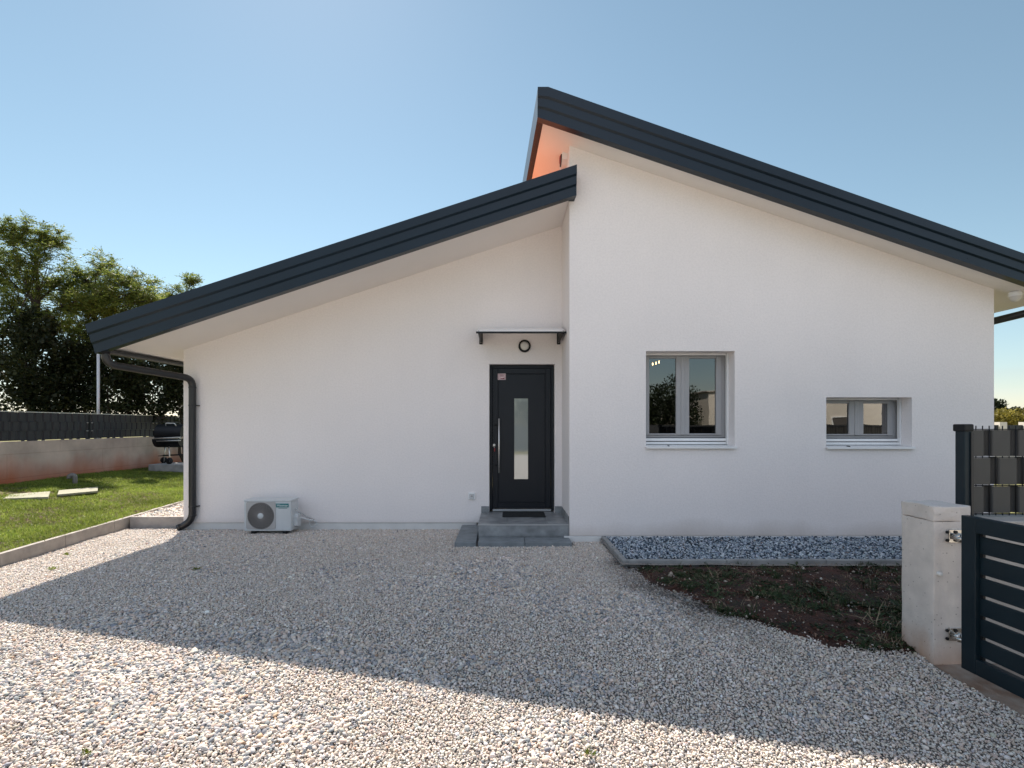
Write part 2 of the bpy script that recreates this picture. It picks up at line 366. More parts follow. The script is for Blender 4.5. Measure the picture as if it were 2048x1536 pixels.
# ================================================================== SETTING
def sheet(name, x0, x1, y0, y1, nx, ny, zf, m):
    xs = np.linspace(x0, x1, nx + 1); ys = np.linspace(y0, y1, ny + 1); X, Y = np.meshgrid(xs, ys)
    V = np.stack([X.ravel(), Y.ravel(), zf(X.ravel(), Y.ravel())], 1)
    i = np.arange(nx * ny); r, c = i // nx, i % nx; a = r * (nx + 1) + c
    return tag(raw_mesh(name, V, np.stack([a, a + 1, a + nx + 2, a + nx + 1], 1), m, smooth=True), kind='structure')
sheet('ground', -400, 400, -400, 600, 40, 40, lambda x, y: np.full(len(x), -0.32), M['field'])
KA, KB = gnd(0, 1108, 0.15), gnd(256, 1034, 0.15)       # kerb line along the lawn
kdir = Vector((KB.x - KA.x, KB.y - KA.y, 0)).normalized(); knor = Vector((-kdir.y, kdir.x, 0))   # knor points towards the lawn (-x)
if knor.x > 0: knor = -knor
K0 = KA - kdir * 4.0; K1 = KB; K2 = KB + kdir * 7.5
# gravel yard
def yardz(x, y): return gz(y) - 0.012 + 0.02 * (vnoise(x, y, 1.1, 3) - 0.5)
sheet('gravel_yard', -7.4, 2.99, 0.2, 8.3, 60, 60, yardz, M['gravelbase'])
sheet('street', -60, 60, -16, 0.2, 60, 10, lambda x, y: np.full(len(x), float(gz(0.2)) - 0.012), M['gravelfar'])
# planting patch of bare soil
SOIL = [(gnd(*p).x, gnd(*p).y) for p in ((1262, 1131), (1300, 1165), (1375, 1195), (1440, 1228), (1508, 1240), (1590, 1266), (1680, 1288), (1760, 1292), (1815, 1293))]
SOILPOLY = SOIL + [(3.25, 3.60), (6.9, 3.78), (6.9, 5.80), (1.36, 5.80)]
mb = MB(); bmv = mb
sx = np.linspace(1.2, 6.9, 58); sy = np.linspace(3.5, 5.8, 24)
GX, GY = np.meshgrid(sx, sy)
mask = inpoly(GX.ravel(), GY.ravel(), SOILPOLY); dd = dist_polyline(GX.ravel(), GY.ravel(), SOIL)
zz = gz(GY.ravel()) + np.where(mask, np.minimum(0.02, dd * 0.15), -np.minimum(0.1, dd * 0.3)) + 0.03 * (vnoise(GX.ravel(), GY.ravel(), 5, 9) - 0.5) * mask
V = np.stack([GX.ravel(), GY.ravel(), zz], 1); nx = 57; i = np.arange(57 * 23); a = (i // nx) * (nx + 1) + i % nx
tag(raw_mesh('soil', V, np.stack([a, a + 1, a + nx + 2, a + nx + 1], 1), M['earth'], smooth=True), kind='structure')
sheet('gravel_bed', 1.30, 7.2, 5.70, 7.06, 30, 8, lambda x, y: 0.03 + 0.02 * vnoise(x, y, 3, 4), M['gravelbase'])
sheet('side_path', -6.6, -5.0, 8.12, 15.5, 8, 30, lambda x, y: 0.09 + 0.02 * vnoise(x, y, 3, 4), M['gravelbase'])
# right hand yard beyond the low wall
sheet('yard', 2.99, 40, 3.6, 60, 40, 40, lambda x, y: np.full(len(x), -0.06) + 0.0 * x, M['field'])
sheet('concrete_drive', 2.955, 5.0, 0.2, 3.62, 20, 40, lambda x, y: gz(y) - 0.004 + 0.012 * (vnoise(x, y, 4, 6) - 0.5), M['beam'])
# lawn, rising towards the retaining wall
def lawn_d(x, y): return (x - KB.x) * knor.x + (y - KB.y) * knor.y
def lawnz(x, y): return 0.115 + 0.066 * np.clip(lawn_d(x, y), 0, None) + 0.03 * (vnoise(x, y, 0.8, 5) - 0.5)
LV = []
us = np.linspace(-4.5, 10, 60); ws = np.linspace(0.055, 5.0, 20)
U, W = np.meshgrid(us, ws); LX = KB.x + kdir.x * U.ravel() + knor.x * W.ravel(); LY = KB.y + kdir.y * U.ravel() + knor.y * W.ravel()
V = np.stack([LX, LY, lawnz(LX, LY)], 1); nx = 59; i = np.arange(59 * 19); a = (i // nx) * (nx + 1) + i % nx
tag(raw_mesh('lawn', V, np.stack([a, a + 1, a + nx + 2, a + nx + 1], 1), M['lawnbase'], smooth=True), kind='structure')

def oriented_bar(mb, A, B, w, z0, z1, side, bev=0.006):
    """upright bar from A to B (xy), w thick towards 'side'"""
    A = Vector((A.x, A.y, 0)); B = Vector((B.x, B.y, 0)); s = side.normalized() * w
    P = [A, B, B + s, A + s]
    lo = [Vector((p.x, p.y, z0)) for p in P]; hi = [Vector((p.x, p.y, z1)) for p in P]
    mb.loft(lo, hi, closed=True)
mb = MB()
p = K0
while (p - K2).length > 0.05:
    q = p + kdir * min(1.0, (K2 - p).length); oriented_bar(mb, p + kdir * 0.004, q - kdir * 0.004, 0.06, -0.2, 0.148 + random.uniform(-.003, .003), knor); p = q
tag(mb.build('lawn_kerb', M['kerb']), kind='structure')
mb = MB()
oriented_bar(mb, KB + Vector((0.03, 0.0, 0)), Vector((-5.03, KB.y + 0.02, 0)), 0.06, -0.2, 0.15, Vector((0, 1, 0)))
tag(mb.build('path_kerb', M['kerb']), kind='structure')
mb = MB()
KC = 1.325
for k in range(5): mb.box(KC + 0.062 + k * 1.12, KC + 0.062 + k * 1.12 + 1.115, 5.775, 5.835, -0.15, 0.075 + 0.002 * (k % 2), 0.006)
mb.box(KC, KC + 0.06, 5.775, 6.42, -0.15, 0.077, 0.006); mb.box(KC, KC + 0.06, 6.424, 7.04, -0.15, 0.075, 0.006)
tag(mb.build('bed_kerb', M['coldkerb']), kind='structure')

# ---------------------------------------------------------------- gravel stones
def stone_set(x, y, z, size, flat, col, angular, tilt=0.5):
    n = len(x)
    s = size * np.exp(rng.normal(0, 0.22, n)); a = rng.uniform(0.75, 1.3, n); f = flat * rng.uniform(0.75, 1.3, n)
    scl = np.stack([s * a, s / a, s * f], 1)
    rot = np.stack([rng.normal(0, tilt, n), rng.normal(0, tilt, n), rng.uniform(0, 6.283, n)], 1)
    idx = np.where(angular, 5 + rng.integers(0, 5, n), rng.integers(0, 5, n))
    return np.stack([x, y, z], 1), rot, scl, idx, np.concatenate([col, np.ones((n, 1))], 1)
def palette(n, cols, w):
    w = np.asarray(w, float); k = rng.choice(len(cols), n, p=w / w.sum())
    c = np.asarray(cols)[k] * np.exp(rng.normal(0, 0.13, (n, 1))) * np.exp(rng.normal(0, 0.02, (n, 3)))
    return np.clip(c, 0.01, 0.85)
SUNNY = [(0.62, 0.55, 0.485), (0.61, 0.51, 0.425), (0.54, 0.43, 0.36), (0.42, 0.40, 0.39), (0.24, 0.25, 0.265), (0.48, 0.32, 0.22), (0.66, 0.62, 0.58)]
def keep_yard(x, y):
    k = (lawn_d(x, y) < -0.005) & (x < 2.97 + 0.05 * (vnoise(x, y, 6, 21) - 0.5) * 2) & (y < 8.02)
    k &= ~((y > 8.0 - 0.02) & (x > XL)) & ~((x > XM - 0.02) & (y > 7.03))
    k &= ~((x > -0.39) & (x < 0.93) & (y > 6.76)) & ~((x > -0.66) & (x < -0.36) & (y > 6.76))
    k &= ~((x > KC - 0.005) & (y > 5.77)) & ~((y > KB.y - 0.01) & (x < XL))
    k &= ~inpoly(x, y, SOILPOLY) | (dist_polyline(x, y, SOIL) < 0.25 * rng.random(len(x)) ** 2.2)
    k &= (np.abs(x) < y * 1.25 + 1.6)
    return k
DARK = ((590, 1285, .42), (470, 1268, .3), (760, 1305, .35), (960, 1312, .22), (830, 1350, .25), (1150, 1345, .3), (380, 1390, .4), (560, 1420, .4), (160, 1330, .5), (1080, 1440, .3), (250, 1245, .3))
P = []
for s, lift, big, ya_, yb_ in ((0.0138, -0.002, 0, 0.9, 8.02), (0.0215, 0.0035, 1, 0.9, 8.02)):
    x, y = jitter_grid(-7.2, 3.0, ya_, yb_, s, 0.55)
    k = keep_yard(x, y); x, y = x[k], y[k]; n = len(x)
    patch = vnoise(x, y, 0.9, 1) * 0.65 + vnoise(x, y, 2.7, 2) * 0.35           # mixed river pebbles against white chippings
    left = np.clip((-0.6 - x) / 2.5, 0, 1) * np.clip((4.4 - y) / 1.2, 0, 1)
    riv = np.clip((patch - 0.52) * 4, 0, 1) * 0.65 + left * 0.5
    for (px_, py_, r_) in DARK: q_ = gnd(px_, py_); riv = riv + 0.9 * np.exp(-(((x - q_.x) / r_) ** 2 + ((y - q_.y) / (r_ * .55)) ** 2))
    riv = np.clip(riv, 0, 1)
    if big:
        k = rng.random(n) < 0.14 + 0.75 * riv; x, y, riv, patch = x[k], y[k], riv[k], patch[k]; n = len(x)
    isr = rng.random(n) < riv
    c = np.where(isr[:, None], palette(n, SUNNY, [2.0, 1.6, 1.2, 3.0, 2.0, 0.16, 1.0]), palette(n, SUNNY, [4, 2.2, 0.8, 0.6, 0.10, 0.03, 3]))
    soiled = np.clip(1.25 - dist_polyline(x, y, SOIL) / 0.34, 0, 1) * np.clip((2.15 - x) / 0.4, 0, 1) * (0.45 + 0.8 * vnoise(x, y, 4, 12))
    c *= (1 - 0.80 * np.clip(soiled * rng.uniform(0.5, 1.2, n), 0, 1))[:, None]
    sz = (s * 1.13 if not big else 0.0215) * np.where(isr, 1.15, 0.92)
    if big: sz = sz * np.exp(rng.normal(0, 0.10, n))
    P.append(stone_set(x, y, yardz(x, y) + 0.010 + lift + rng.uniform(-0.004, 0.004, n), sz, np.where(isr, 0.5, 0.68), c, rng.random(n) > 0.25 + 0.6 * riv))
Q = [np.concatenate(q) for q in zip(*P)]
scatter('gravel', *Q, PEB, label='pale limestone gravel spread over the yard before the house', cat='gravel')
# dark edging bed
x, y = jitter_grid(1.36, 6.9, 5.83, 7.04, 0.0205, 0.6); n = len(x)
BLUE = [(0.40, 0.45, 0.50), (0.25, 0.30, 0.36), (0.075, 0.105, 0.14), (0.03, 0.045, 0.062), (0.52, 0.55, 0.58), (0.22, 0.18, 0.17)]
q = stone_set(x, y, 0.055 + rng.uniform(-0.012, 0.014, n), 0.029, 0.62, palette(n, BLUE, [3, 2.4, 2.4, 1.8, 2, 0.15]), np.ones(n, bool), 0.9)
scatter('bed_gravel', *q, PEB, label='blue grey and white broken stone in the kerbed bed along the wall', cat='gravel')
x, y = jitter_grid(-6.4, -5.03, KB.y + 0.08, 13.5, 0.032, 0.6); k = lawn_d(x, y) < -0.02; x, y = x[k], y[k]; n = len(x)
q = stone_set(x, y, 0.115 + rng.uniform(-0.01, 0.012, n), 0.046, 0.6, palette(n, SUNNY, [3, 1.5, 1, 2, 1.2, 0.1, 3]), np.ones(n, bool), 0.8)
scatter('path_gravel', *q, PEB, label='coarse white stones between lawn kerb and the house side', cat='gravel')
# crumbs on the soil
x = rng.uniform(1.3, 6.8, 16000); y = rng.uniform(3.55, 5.76, 16000); k = inpoly(x, y, SOILPOLY) & (rng.random(16000) < 0.35 + 0.65 * vnoise(x, y, 3, 8)); x, y = x[k], y[k]; n = len(x)
q = stone_set(x, y, gz(y) + 0.022, np.exp(rng.normal(-4.35, 0.4, n)), 0.6, palette(n, [(0.42, 0.36, 0.30), (0.24, 0.15, 0.11), (0.07, 0.028, 0.018), (0.5, 0.47, 0.43)], [0.9, 1.6, 8, .35]), np.ones(n, bool), 0.9)
scatter('soil_stones', *q, PEB, label='small stones and crumbs lying on the bare soil patch', cat='stones')

# ---------------------------------------------------------------- grass and weeds
def tuft_proto(name, seed, nb, h, spread, m, width=0.004, lean=0.5):
    rr = random.Random(seed); V = []; Fq = []
    for _ in range(nb):
        a = rr.uniform(0, 6.283); r0 = spread * math.sqrt(rr.random()); b = Vector((r0 * math.cos(a), r0 * math.sin(a), -0.01))
        d = rr.uniform(0, 6.283); ln = rr.uniform(0.1, lean); hh = h * rr.uniform(0.55, 1.15); w = width * rr.uniform(0.7, 1.3)
        side = Vector((-math.sin(d), math.cos(d), 0)) * w
        mid = b + Vector((math.cos(d) * ln * hh * 0.35, math.sin(d) * ln * hh * 0.35, hh * 0.6)); tip = b + Vector((math.cos(d) * ln * hh, math.sin(d) * ln * hh, hh))
        i = len(V); V += [b - side, b + side, mid + side * 0.8, mid - side * 0.8, tip + side * 0.15, tip - side * 0.15]
        Fq += [(i, i + 1, i + 2, i + 3), (i + 3, i + 2, i + 4, i + 5)]
    me = bpy.data.meshes.new(name); me.from_pydata([tuple(v) for v in V], [], Fq); me.materials.append(m); return hidden(name, me)
TUFT = [tuft_proto('grass_tuft', s, 16, 0.055, 0.035, M['grass'], 0.0035, 0.9) for s in range(4)] + [tuft_proto('straw_tuft', 50, 9, 0.045, 0.04, M['straw'], 0.003, 1.3)]
u, w = jitter_grid(-4.4, 9.8, 0.07, 4.9, 0.042, 0.6)
x = KB.x + kdir.x * u + knor.x * w; y = KB.y + kdir.y * u + knor.y * w
bare = (np.exp(-(((x + 9.0) / 0.9) ** 2 + ((y - 9.6) / 0.55) ** 2)) > 0.45 + 0.5 * rng.random(len(x)))
k = (~bare) & (vnoise(x, y, 1.2, 31) + 0.6 * rng.random(len(x)) > 0.24); x, y = x[k], y[k]; n = len(x)
lush = vnoise(x, y, 0.7, 32) * 0.6 + vnoise(x, y, 2.3, 33) * 0.4
sc = (0.65 + 0.7 * lush) * np.exp(rng.normal(0, 0.15, n))
idx = np.where(rng.random(n) < 0.13 + 0.35 * (lush < 0.40), 4, rng.integers(0, 4, n))
scatter('grass', np.stack([x, y, lawnz(x, y)], 1), np.stack([rng.normal(0, .1, n), rng.normal(0, .1, n), rng.uniform(0, 6.28, n)], 1), np.stack([sc, sc, sc], 1), idx, None, TUFT, label='short green lawn grass between kerb and concrete retaining wall', cat='grass')
def rosette_proto(name, seed, nl, L_, m):
    rr = random.Random(seed); V = []; Fq = []
    for _ in range(nl):
        d = rr.uniform(0, 6.283); l = L_ * rr.uniform(0.5, 1.1); up = rr.uniform(0.15, 0.8); o = Vector((rr.gauss(0, .03), rr.gauss(0, .03), 0))
        f = Vector((math.cos(d), math.sin(d), up)).normalized(); s = Vector((-math.sin(d), math.cos(d), rr.uniform(-.3, .3))) * l * 0.2
        i = len(V); V += [o, o + f * l * .5 + s, o + f * l + Vector((0, 0, -0.15 * l)), o + f * l * .5 - s]; Fq.append((i, i + 1, i + 2, i + 3))
    me = bpy.data.meshes.new(name); me.from_pydata([tuple(v) for v in V], [], Fq); me.materials.append(m); return hidden(name, me)
WEED = [rosette_proto('weed_rosette', s, 22, 0.055, M['weed']) for s in range(3)] + [tuft_proto('weed_tuft', 9, 22, 0.085, 0.05, M['weed'], 0.003, 1.1), tuft_proto('dry_tuft', 8, 12, 0.07, 0.07, M['straw'], 0.0022, 1.8)]
x = rng.uniform(1.25, 6.8, 9000); y = rng.uniform(3.5, 5.77, 9000); cov = vnoise(x, y, 2.1, 41) * .6 + vnoise(x, y, 5, 42) * .4
edge = np.exp(-(dist_polyline(x, y, SOIL) / 0.14) ** 2) * np.clip((x - 1.7) / .6, 0, 1)
k = inpoly(x, y, SOILPOLY) & (rng.random(9000) < np.clip((cov - 0.47) * 1.9 + 0.25 * edge, 0.09, 1)); x, y = x[k], y[k]; n = len(x); sc = np.exp(rng.normal(-0.1, .3, n))
idx = rng.choice(5, n, p=[.25, .22, .20, .13, .20])
scatter('weeds', np.stack([x, y, gz(y) + 0.018], 1), np.stack([rng.normal(0, .15, n), rng.normal(0, .15, n), rng.uniform(0, 6.28, n)], 1), np.stack([sc, sc, sc * .8], 1), idx, None, WEED, label='low dark weeds and dry stalks growing on the soil patch', cat='weeds')

# ================================================================== HOUSE
house = empty('house', (0.9, 8, 0), 'white plastered house with two offset sloping roofs edged in anthracite metal', 'house')
def wall_front(mb, Y, x0, x1, zb, top, holes, depth):
    xs = sorted({x0, x1, *[h[0] for h in holes], *[h[1] for h in holes]})
    for a, b in zip(xs[:-1], xs[1:]):
        hs = sorted([h for h in holes if h[0] <= a + 1e-6 and h[1] >= b - 1e-6], key=lambda h: h[2]); z = zb
        for h in hs:
            if h[2] > z + 1e-4: mb.quad((a, Y, z), (b, Y, z), (b, Y, h[2]), (a, Y, h[2]))
            z = h[3]
        mb.quad((a, Y, z), (b, Y, z), (b, Y, top(b)), (a, Y, top(a)))
    for (a, b, c, d) in holes:
        e = Y + depth
        mb.quad((a, Y, c), (a, e, c), (a, e, d), (a, Y, d)); mb.quad((b, Y, c), (b, Y, d), (b, e, d), (b, e, c)); mb.quad((a, Y, d), (b, Y, d), (b, e, d), (a, e, d))
        if c > zb + 1e-4: mb.quad((a, Y, c), (b, Y, c), (b, e, c), (a, e, c))
DOOR = (at(978.5, 0, DL).x, at(1109.5, 0, DL).x, 0.06, at(0, 728, DL).z)
W1 = (at(1292, 0, DR).x, at(1469.5, 0, DR).x, at(0, 893, DR).z, at(0, 702, DR).z)
W2 = (at(1652.5, 0, DR).x, at(1824, 0, DR).x, at(0, 894, DR).z, at(0, 794.5, DR).z)
mb = MB(); wall_front(mb, DL, XL, XM, 0.075, lambda x: sofL(x) + 0.05, [DOOR], 0.16)
mb.quad((XL, DL, 0.075), (XL, YB, 0.075), (XL, YB, sofL(XL) + .05), (XL, DL, sofL(XL) + .05)); mb.quad((XL, YB, 0), (XM, YB, 0), (XM, YB, sofL(XM)), (XL, YB, sofL(XL)))
mb.build('wall', M['plaster'], house, normals=False)
mb = MB(); wall_front(mb, DR, XM, XR, 0.075, lambda x: sofR(x) + 0.04, [W1, W2], 0.24)
mb.quad((XM, DR, 0.075), (XM, YB, 0.075), (XM, YB, sofR(XM) + .05), (XM, DR, sofR(XM) + .05)); mb.quad((XR, DR, 0), (XR, YB, 0), (XR, YB, sofR(XR) + .05), (XR, DR, sofR(XR) + .05))
mb.quad((XM, YB, 0), (XR, YB, 0), (XR, YB, sofR(XR)), (XM, YB, sofR(XM)))
mb.build('wall', M['plaster_low'], house, normals=False)
mb = MB(); mb.box(XL + .008, DOOR[0] - .2, DL + .012, DL + .3, -.3, 0.072, .004); mb.box(XL + .012, XL + .3, DL + .3, YB - .1, -.3, 0.072)
mb.build('plinth', M['plinth'], house)
mb = MB(); mb.box(XM - 0.075, XR + 0.01, DR - 0.012, DR + .3, -.3, 0.068, .006)
mb.build('plinth', M['plinth'], house)
# rooms behind the panes, their dimness put into a dark grey colour
mb = MB(); x0_, x1_, y0_, y1_, z0_, z1_ = 1.3, XR - .25, DR + 0.36, 11.5, 0.3, 3.0
mb.quad((x0_, y1_, z0_), (x1_, y1_, z0_), (x1_, y1_, z1_), (x0_, y1_, z1_)); mb.quad((x0_, y0_, z0_), (x0_, y1_, z0_), (x0_, y1_, z1_), (x0_, y0_, z1_)); mb.quad((x1_, y0_, z0_), (x1_, y0_, z1_), (x1_, y1_, z1_), (x1_, y1_, z0_))
mb.quad((x0_, y0_, z0_), (x1_, y0_, z0_), (x1_, y1_, z0_), (x0_, y1_, z0_)); mb.quad((x0_, y0_, z1_), (x0_, y1_, z1_), (x1_, y1_, z1_), (x1_, y0_, z1_))
mb.quad((3.72, y0_, z0_), (3.72, y1_, z0_), (3.72, y1_, z1_), (3.72, y0_, z1_)); mb.build('interior', M['room'], house, normals=False)

# ---- lower roof
XE, XT = at(175, 0, FL).x, at(1153, 0, FL).x          # eave end, top end
topL = lambda x: 4.754 + 0.325 * x
botL = lambda x: 4.363 + 0.329 * x
def tiles(mb, xa, xb, top, y0, y1, period, amp, sink):
    ny = int((y1 - y0) / period * 8); ys = np.linspace(y0, y1, ny)
    rows = np.linspace(xa, xb, 24); n0 = None; prev = None
    for i, xv in enumerate(rows):
        cur = [mb.bm.verts.new((xv, yv, top(xv) + amp * (0.5 + 0.5 * math.sin(2 * math.pi * yv / period)))) for yv in ys]
        if prev:
            for a in range(ny - 1):
                f = mb.bm.faces.new((prev[a], cur[a], cur[a + 1], prev[a + 1])); f.smooth = True
        else: first = cur
        prev = cur
    lo = [mb.bm.verts.new((v.co.x, v.co.y, top(v.co.x) - sink)) for v in first]
    for a in range(ny - 1): mb.bm.faces.new((first[a], first[a + 1], lo[a + 1], lo[a]))
mb = MB(); tiles(mb, XE - 0.02, XM - 0.03, lambda x: topL(x) - 0.035, FL + 0.10, YB + .4, 0.30, 0.05, 0.05)
# deck below the tiles
A = [(XE + .12, sofL(XE + .12) + .012), (XM - .004, sofL(XM) + .012), (XM - .004, topL(XM) - .06), (XE + .12, topL(XE + .12) - .06)]
mb.prism([(p[0], p[1]) for p in A], 'y', FL + .07, YB + .4)
roofL = mb.build('roof', M['tile'], house)
mb = MB(); mb.loft([(XE + .14, FL + .09, sofL(XE + .14)), (XM - .004, FL + .09, sofL(XM))], [(XE + .14, YB, sofL(XE + .14)), (XM - .004, YB, sofL(XM))])
mb.build('soffit', M['soffit'], roofL)
def fascia(mb, x0, x1, top, bot, Y, cut0=0.0, cut1=0.0, xflat=None, zflat=None):
    """three lapped metal boards with a drip flange; the ends are plumb unless a lean is given"""
    prof = [(0.105, 0.012), (0.105, 0.0), (0.0, 0.0), (0.0, 0.31), (-0.022, 0.37), (-0.022, 0.64), (-0.044, 0.70), (-0.044, 1.0), (0.14, 1.0), (0.14, 0.96), (-0.024, 0.95), (0.012, 0.3), (0.012, 0.03)]
    def pt(x, dy, t, lean):
        xx = x + lean * (1 - t); zt, zb = top(xx), bot(xx)
        if zflat is not None: zt = min(zt, zflat)
        return Vector((xx, Y + dy, zb + (zt - zb) * t))
    xs = [x0] + ([xflat] if xflat else []) + [x1]
    rings = []
    for k, x in enumerate(xs):
        ln = cut0 if k == 0 else (cut1 if k == len(xs) - 1 else 0)
        rings.append([mb.bm.verts.new(pt(x, dy, t, ln)) for dy, t in prof])
    n = len(prof)
    for a, b in zip(rings[:-1], rings[1:]):
        for i in range(n): mb.bm.faces.new((a[i], a[(i + 1) % n], b[(i + 1) % n], b[i]))
    mb.bm.faces.new(rings[0]); mb.bm.faces.new(rings[-1][::-1])
mb = MB(); fascia(mb, XE, XT, topL, botL, FL, cut0=at(190, 0, FL).x - XE)
# screws along the lowest board
for k in range(9):
    x = XE + .45 + k * .72; Mx = Matrix.Translation((x, FL - .001, botL(x) + .06)) @ Matrix.Rotation(R(90), 4, 'X'); mb.lathe([(0, .004), (.007, .003), (.009, -.002)], 8, Mx)
# top end return towards the tall wing, eave board
mb.prism([(FL + .01, botL(XT)), (DR - .004, botL(XT) - .0), (DR - .004, botL(XT) + .055), (FL + .01, botL(XT) + .055)], 'x', XT - .085, XT - .004)
mb.prism([(XE + .10, botL(XE + .10) + .03), (XE + .125, botL(XE + .125) + .03), (XE + .125, topL(XE + .1) - .05), (XE + .10, topL(XE + .1) - .05)], 'y', FL + .13, YB + .3)
mb.build('fascia', M['metal'], roofL)
# ---- upper roof
XP = at(1075, 0, FR).x; XPE = 7.42
topR = lambda x: 6.125 - 0.350 * x
botR = lambda x: 5.712 - 0.339 * x
zfl = at(0, 178, FR).z; xfl = (6.125 - zfl) / 0.35
skew = lambda y: -0.045 * (y - FR)
mb = MB(); tiles(mb, XPE + .02, xfl + .03, lambda x: topR(x) - 0.04, FR + .1, YB + .4, 0.30, 0.045, 0.05)
for a in (0,):
    P0 = [(XP + .03, sofR(XP) + .01), (XPE - .12, sofR(XPE - .12) + .012), (XPE - .12, topR(XPE - .12) - .06), (xfl, zfl - .06), (XP + .03, zfl - .06)]
    mb.loft([Vector((p[0], FR + .07, p[1])) for p in P0], [Vector((p[0] + (skew(YB) if i in (0, 4) else 0), YB + .4, p[1])) for i, p in enumerate(P0)], closed=True)
roofR = mb.build('roof', M['tile'], house)
mb = MB(); mb.loft([(XP + .03, FR + .09, sofR(XP + .03)), (XPE - .1, FR + .09, sofR(XPE - .1))], [(XP + .03 + skew(YB), YB, sofR(XP + .03)), (XPE - .1, YB, sofR(XPE - .1))])
mb.build('soffit', M['soffit'], roofR)
mb = MB(); fascia(mb, XP, XPE, topR, botR, FR, xflat=xfl, zflat=zfl)
for k in range(10):
    x = XP + .3 + k * .75; Mx = Matrix.Translation((x, FR - .001, botR(x) + .06)) @ Matrix.Rotation(R(90), 4, 'X'); mb.lathe([(0, .004), (.007, .003), (.009, -.002)], 8, Mx)
# ridge board along the high side, with its flange under the soffit
def board(x, w, z0, z1):
    a = [Vector((x, FR + .02, z0)), Vector((x + w, FR + .02, z0)), Vector((x + w, FR + .02, z1)), Vector((x, FR + .02, z1))]
    mb.loft(a, [v + Vector((skew(YB), YB + .3 - FR, 0)) for v in a], closed=True)
board(XP + .001, .022, botR(XP) + .004, zfl - .004); board(XP + .024, .062, botR(XP) + .004, botR(XP) + .02)
mb.build('fascia', M['metal'], roofR)

# ---- gutters and downpipes
def gutter(mb, x, y0, y1, z0, z1, r=0.062):
    n = 10; ring = lambda y, z: [Vector((x + rr * math.cos(math.pi + math.pi * k / n), y, z + rr * math.sin(math.pi + math.pi * k / n))) for rr, ks in ((r, range(n + 1)), (r - .005, range(n, -1, -1))) for k in ks]
    mb.loft(ring(y0, z0), ring(y1, z1), closed=True)
    for y, z in ((y0, z0), (y1, z1)):
        mb.bm.faces.new([mb.bm.verts.new(q) for q in ring(y, z)[:n + 1]])
    mb.tube([(x - r, y0, z0), (x - r, y1, z1)], .009, 6); mb.tube([(x + r, y0, z0), (x + r, y1, z1)], .007, 6)
gx = -5.43
mb = MB(); gutter(mb, gx, FL + .02, YB, 2.625, 2.72); mb.build('gutter', M['pipe'], roofL)
def bend(pts, r, n=6):
    """round the corners of a polyline"""
    pts = [Vector(p) for p in pts]; out = [pts[0]]
    for a, b, c in zip(pts[:-2], pts[1:-1], pts[2:]):
        u, v = (a - b).normalized(), (c - b).normalized(); p0, p1 = b + u * r, b + v * r
        for k in range(n + 1):
            t = k / n; out.append(p0 * (1 - t) ** 2 + b * 2 * t * (1 - t) + p1 * t * t)
    return out + [pts[-1]]
PX = at(384.5, 0, 7.92).x; PY = 7.925
mb = MB(); pr = .052
path = bend([(gx, FL + .11, 2.58), (gx, FL + .11, at(0, 728, FL + .11).z), (PX, PY, at(0, 757, PY).z), (PX, PY, .12), (PX - .20, PY - .03, .01)], .13)
mb.tube(path, pr, 16)
for z in (at(0, 811, PY).z, at(0, 1013, PY).z, .2, at(0, 775, PY).z):
    mb.tube([(PX, PY, z - .012), (PX, PY, z + .012)], pr + .004, 16)
for z in (at(0, 811, PY).z, at(0, 1013, PY).z):
    mb.box(PX + pr - .01, PX + pr + .022, PY - .004, PY + .08, z - .008, z + .008); mb.tube([(PX + pr + .012, PY - .012, z), (PX + pr + .012, PY + .0, z)], .006, 8)
mb.tube([path[-2] + (path[-1] - path[-2]) * .6, path[-1]], pr + .006, 16, caps=False)
mb.build('downpipe', M['pipe'], house)
gxr = XPE + .04
mb = MB(); gutter(mb, gxr, FR + .02, YB, 3.40, 3.49); mb.build('gutter', M['pipe'], roofR)
mb = MB(); mb.tube(bend([(gxr, FR + .14, 3.36), (gxr, FR + .14, 3.22), (XR + .09, DR + .75, 3.03), (XR + .09, DR + .75, .1)], .13), .052, 16); mb.build('downpipe', M['pipe'], house)

# ---- front door
YD = DL + 0.15
def rect_frame(mb, x0, x1, z0, z1, w, y0, y1, bev=.004, wb=None, wt=None):
    wb = w if wb is None else wb; wt = w if wt is None else wt
    mb.box(x0, x0 + w, y0, y1, z0, z1, bev); mb.box(x1 - w, x1, y0, y1, z0, z1, bev)
    mb.box(x0 + w, x1 - w, y0 + .0005, y1, z1 - wt, z1, bev)
    if wb > 0: mb.box(x0 + w, x1 - w, y0 + .0005, y1, z0, z0 + wb, bev)
zth = 0.245
mb = MB(); d0 = at(980, 0, YD).x; d1 = at(1108.5, 0, YD).x
dfx0, dfx1 = DOOR[0] - .0, DOOR[1]
lx0, lx1, lz0, lz1 = at(985.5, 0, YD).x, at(1101, 0, YD).x, zth + .035, at(0, 737, YD).z
rect_frame(mb, lx0 - .002, lx1 + .002, lz0 + .0, lz1, .085, YD - .03, YD + .03, .004)
px0, px1, pz0, pz1 = lx0 + .082, lx1 - .082, lz0 + .085, lz1 - .085
gl = (at(1028.5, 0, YD).x, at(1056, 0, YD).x, at(0, 958, YD).z, at(0, 797, YD).z)
for a, b, c, d in ((px0, gl[0], pz0, pz1), (gl[1], px1, pz0, pz1), (gl[0], gl[1], pz0, gl[2]), (gl[0], gl[1], gl[3], pz1)):
    mb.box(a, b, YD - .018, YD + .02, c, d)
rect_frame(mb, px0 + .003, px1 - .003, pz0 + .003, pz1 - .003, .012, YD - .024, YD - .012, .003)
door = mb.build('door', M['door'], house)
mb = MB(); rect_frame(mb, dfx0 + .002, dfx1 - .002, zth, DOOR[3] - .002, .045, YD - .045, YD + .05, .004, wb=0, wt=.05)
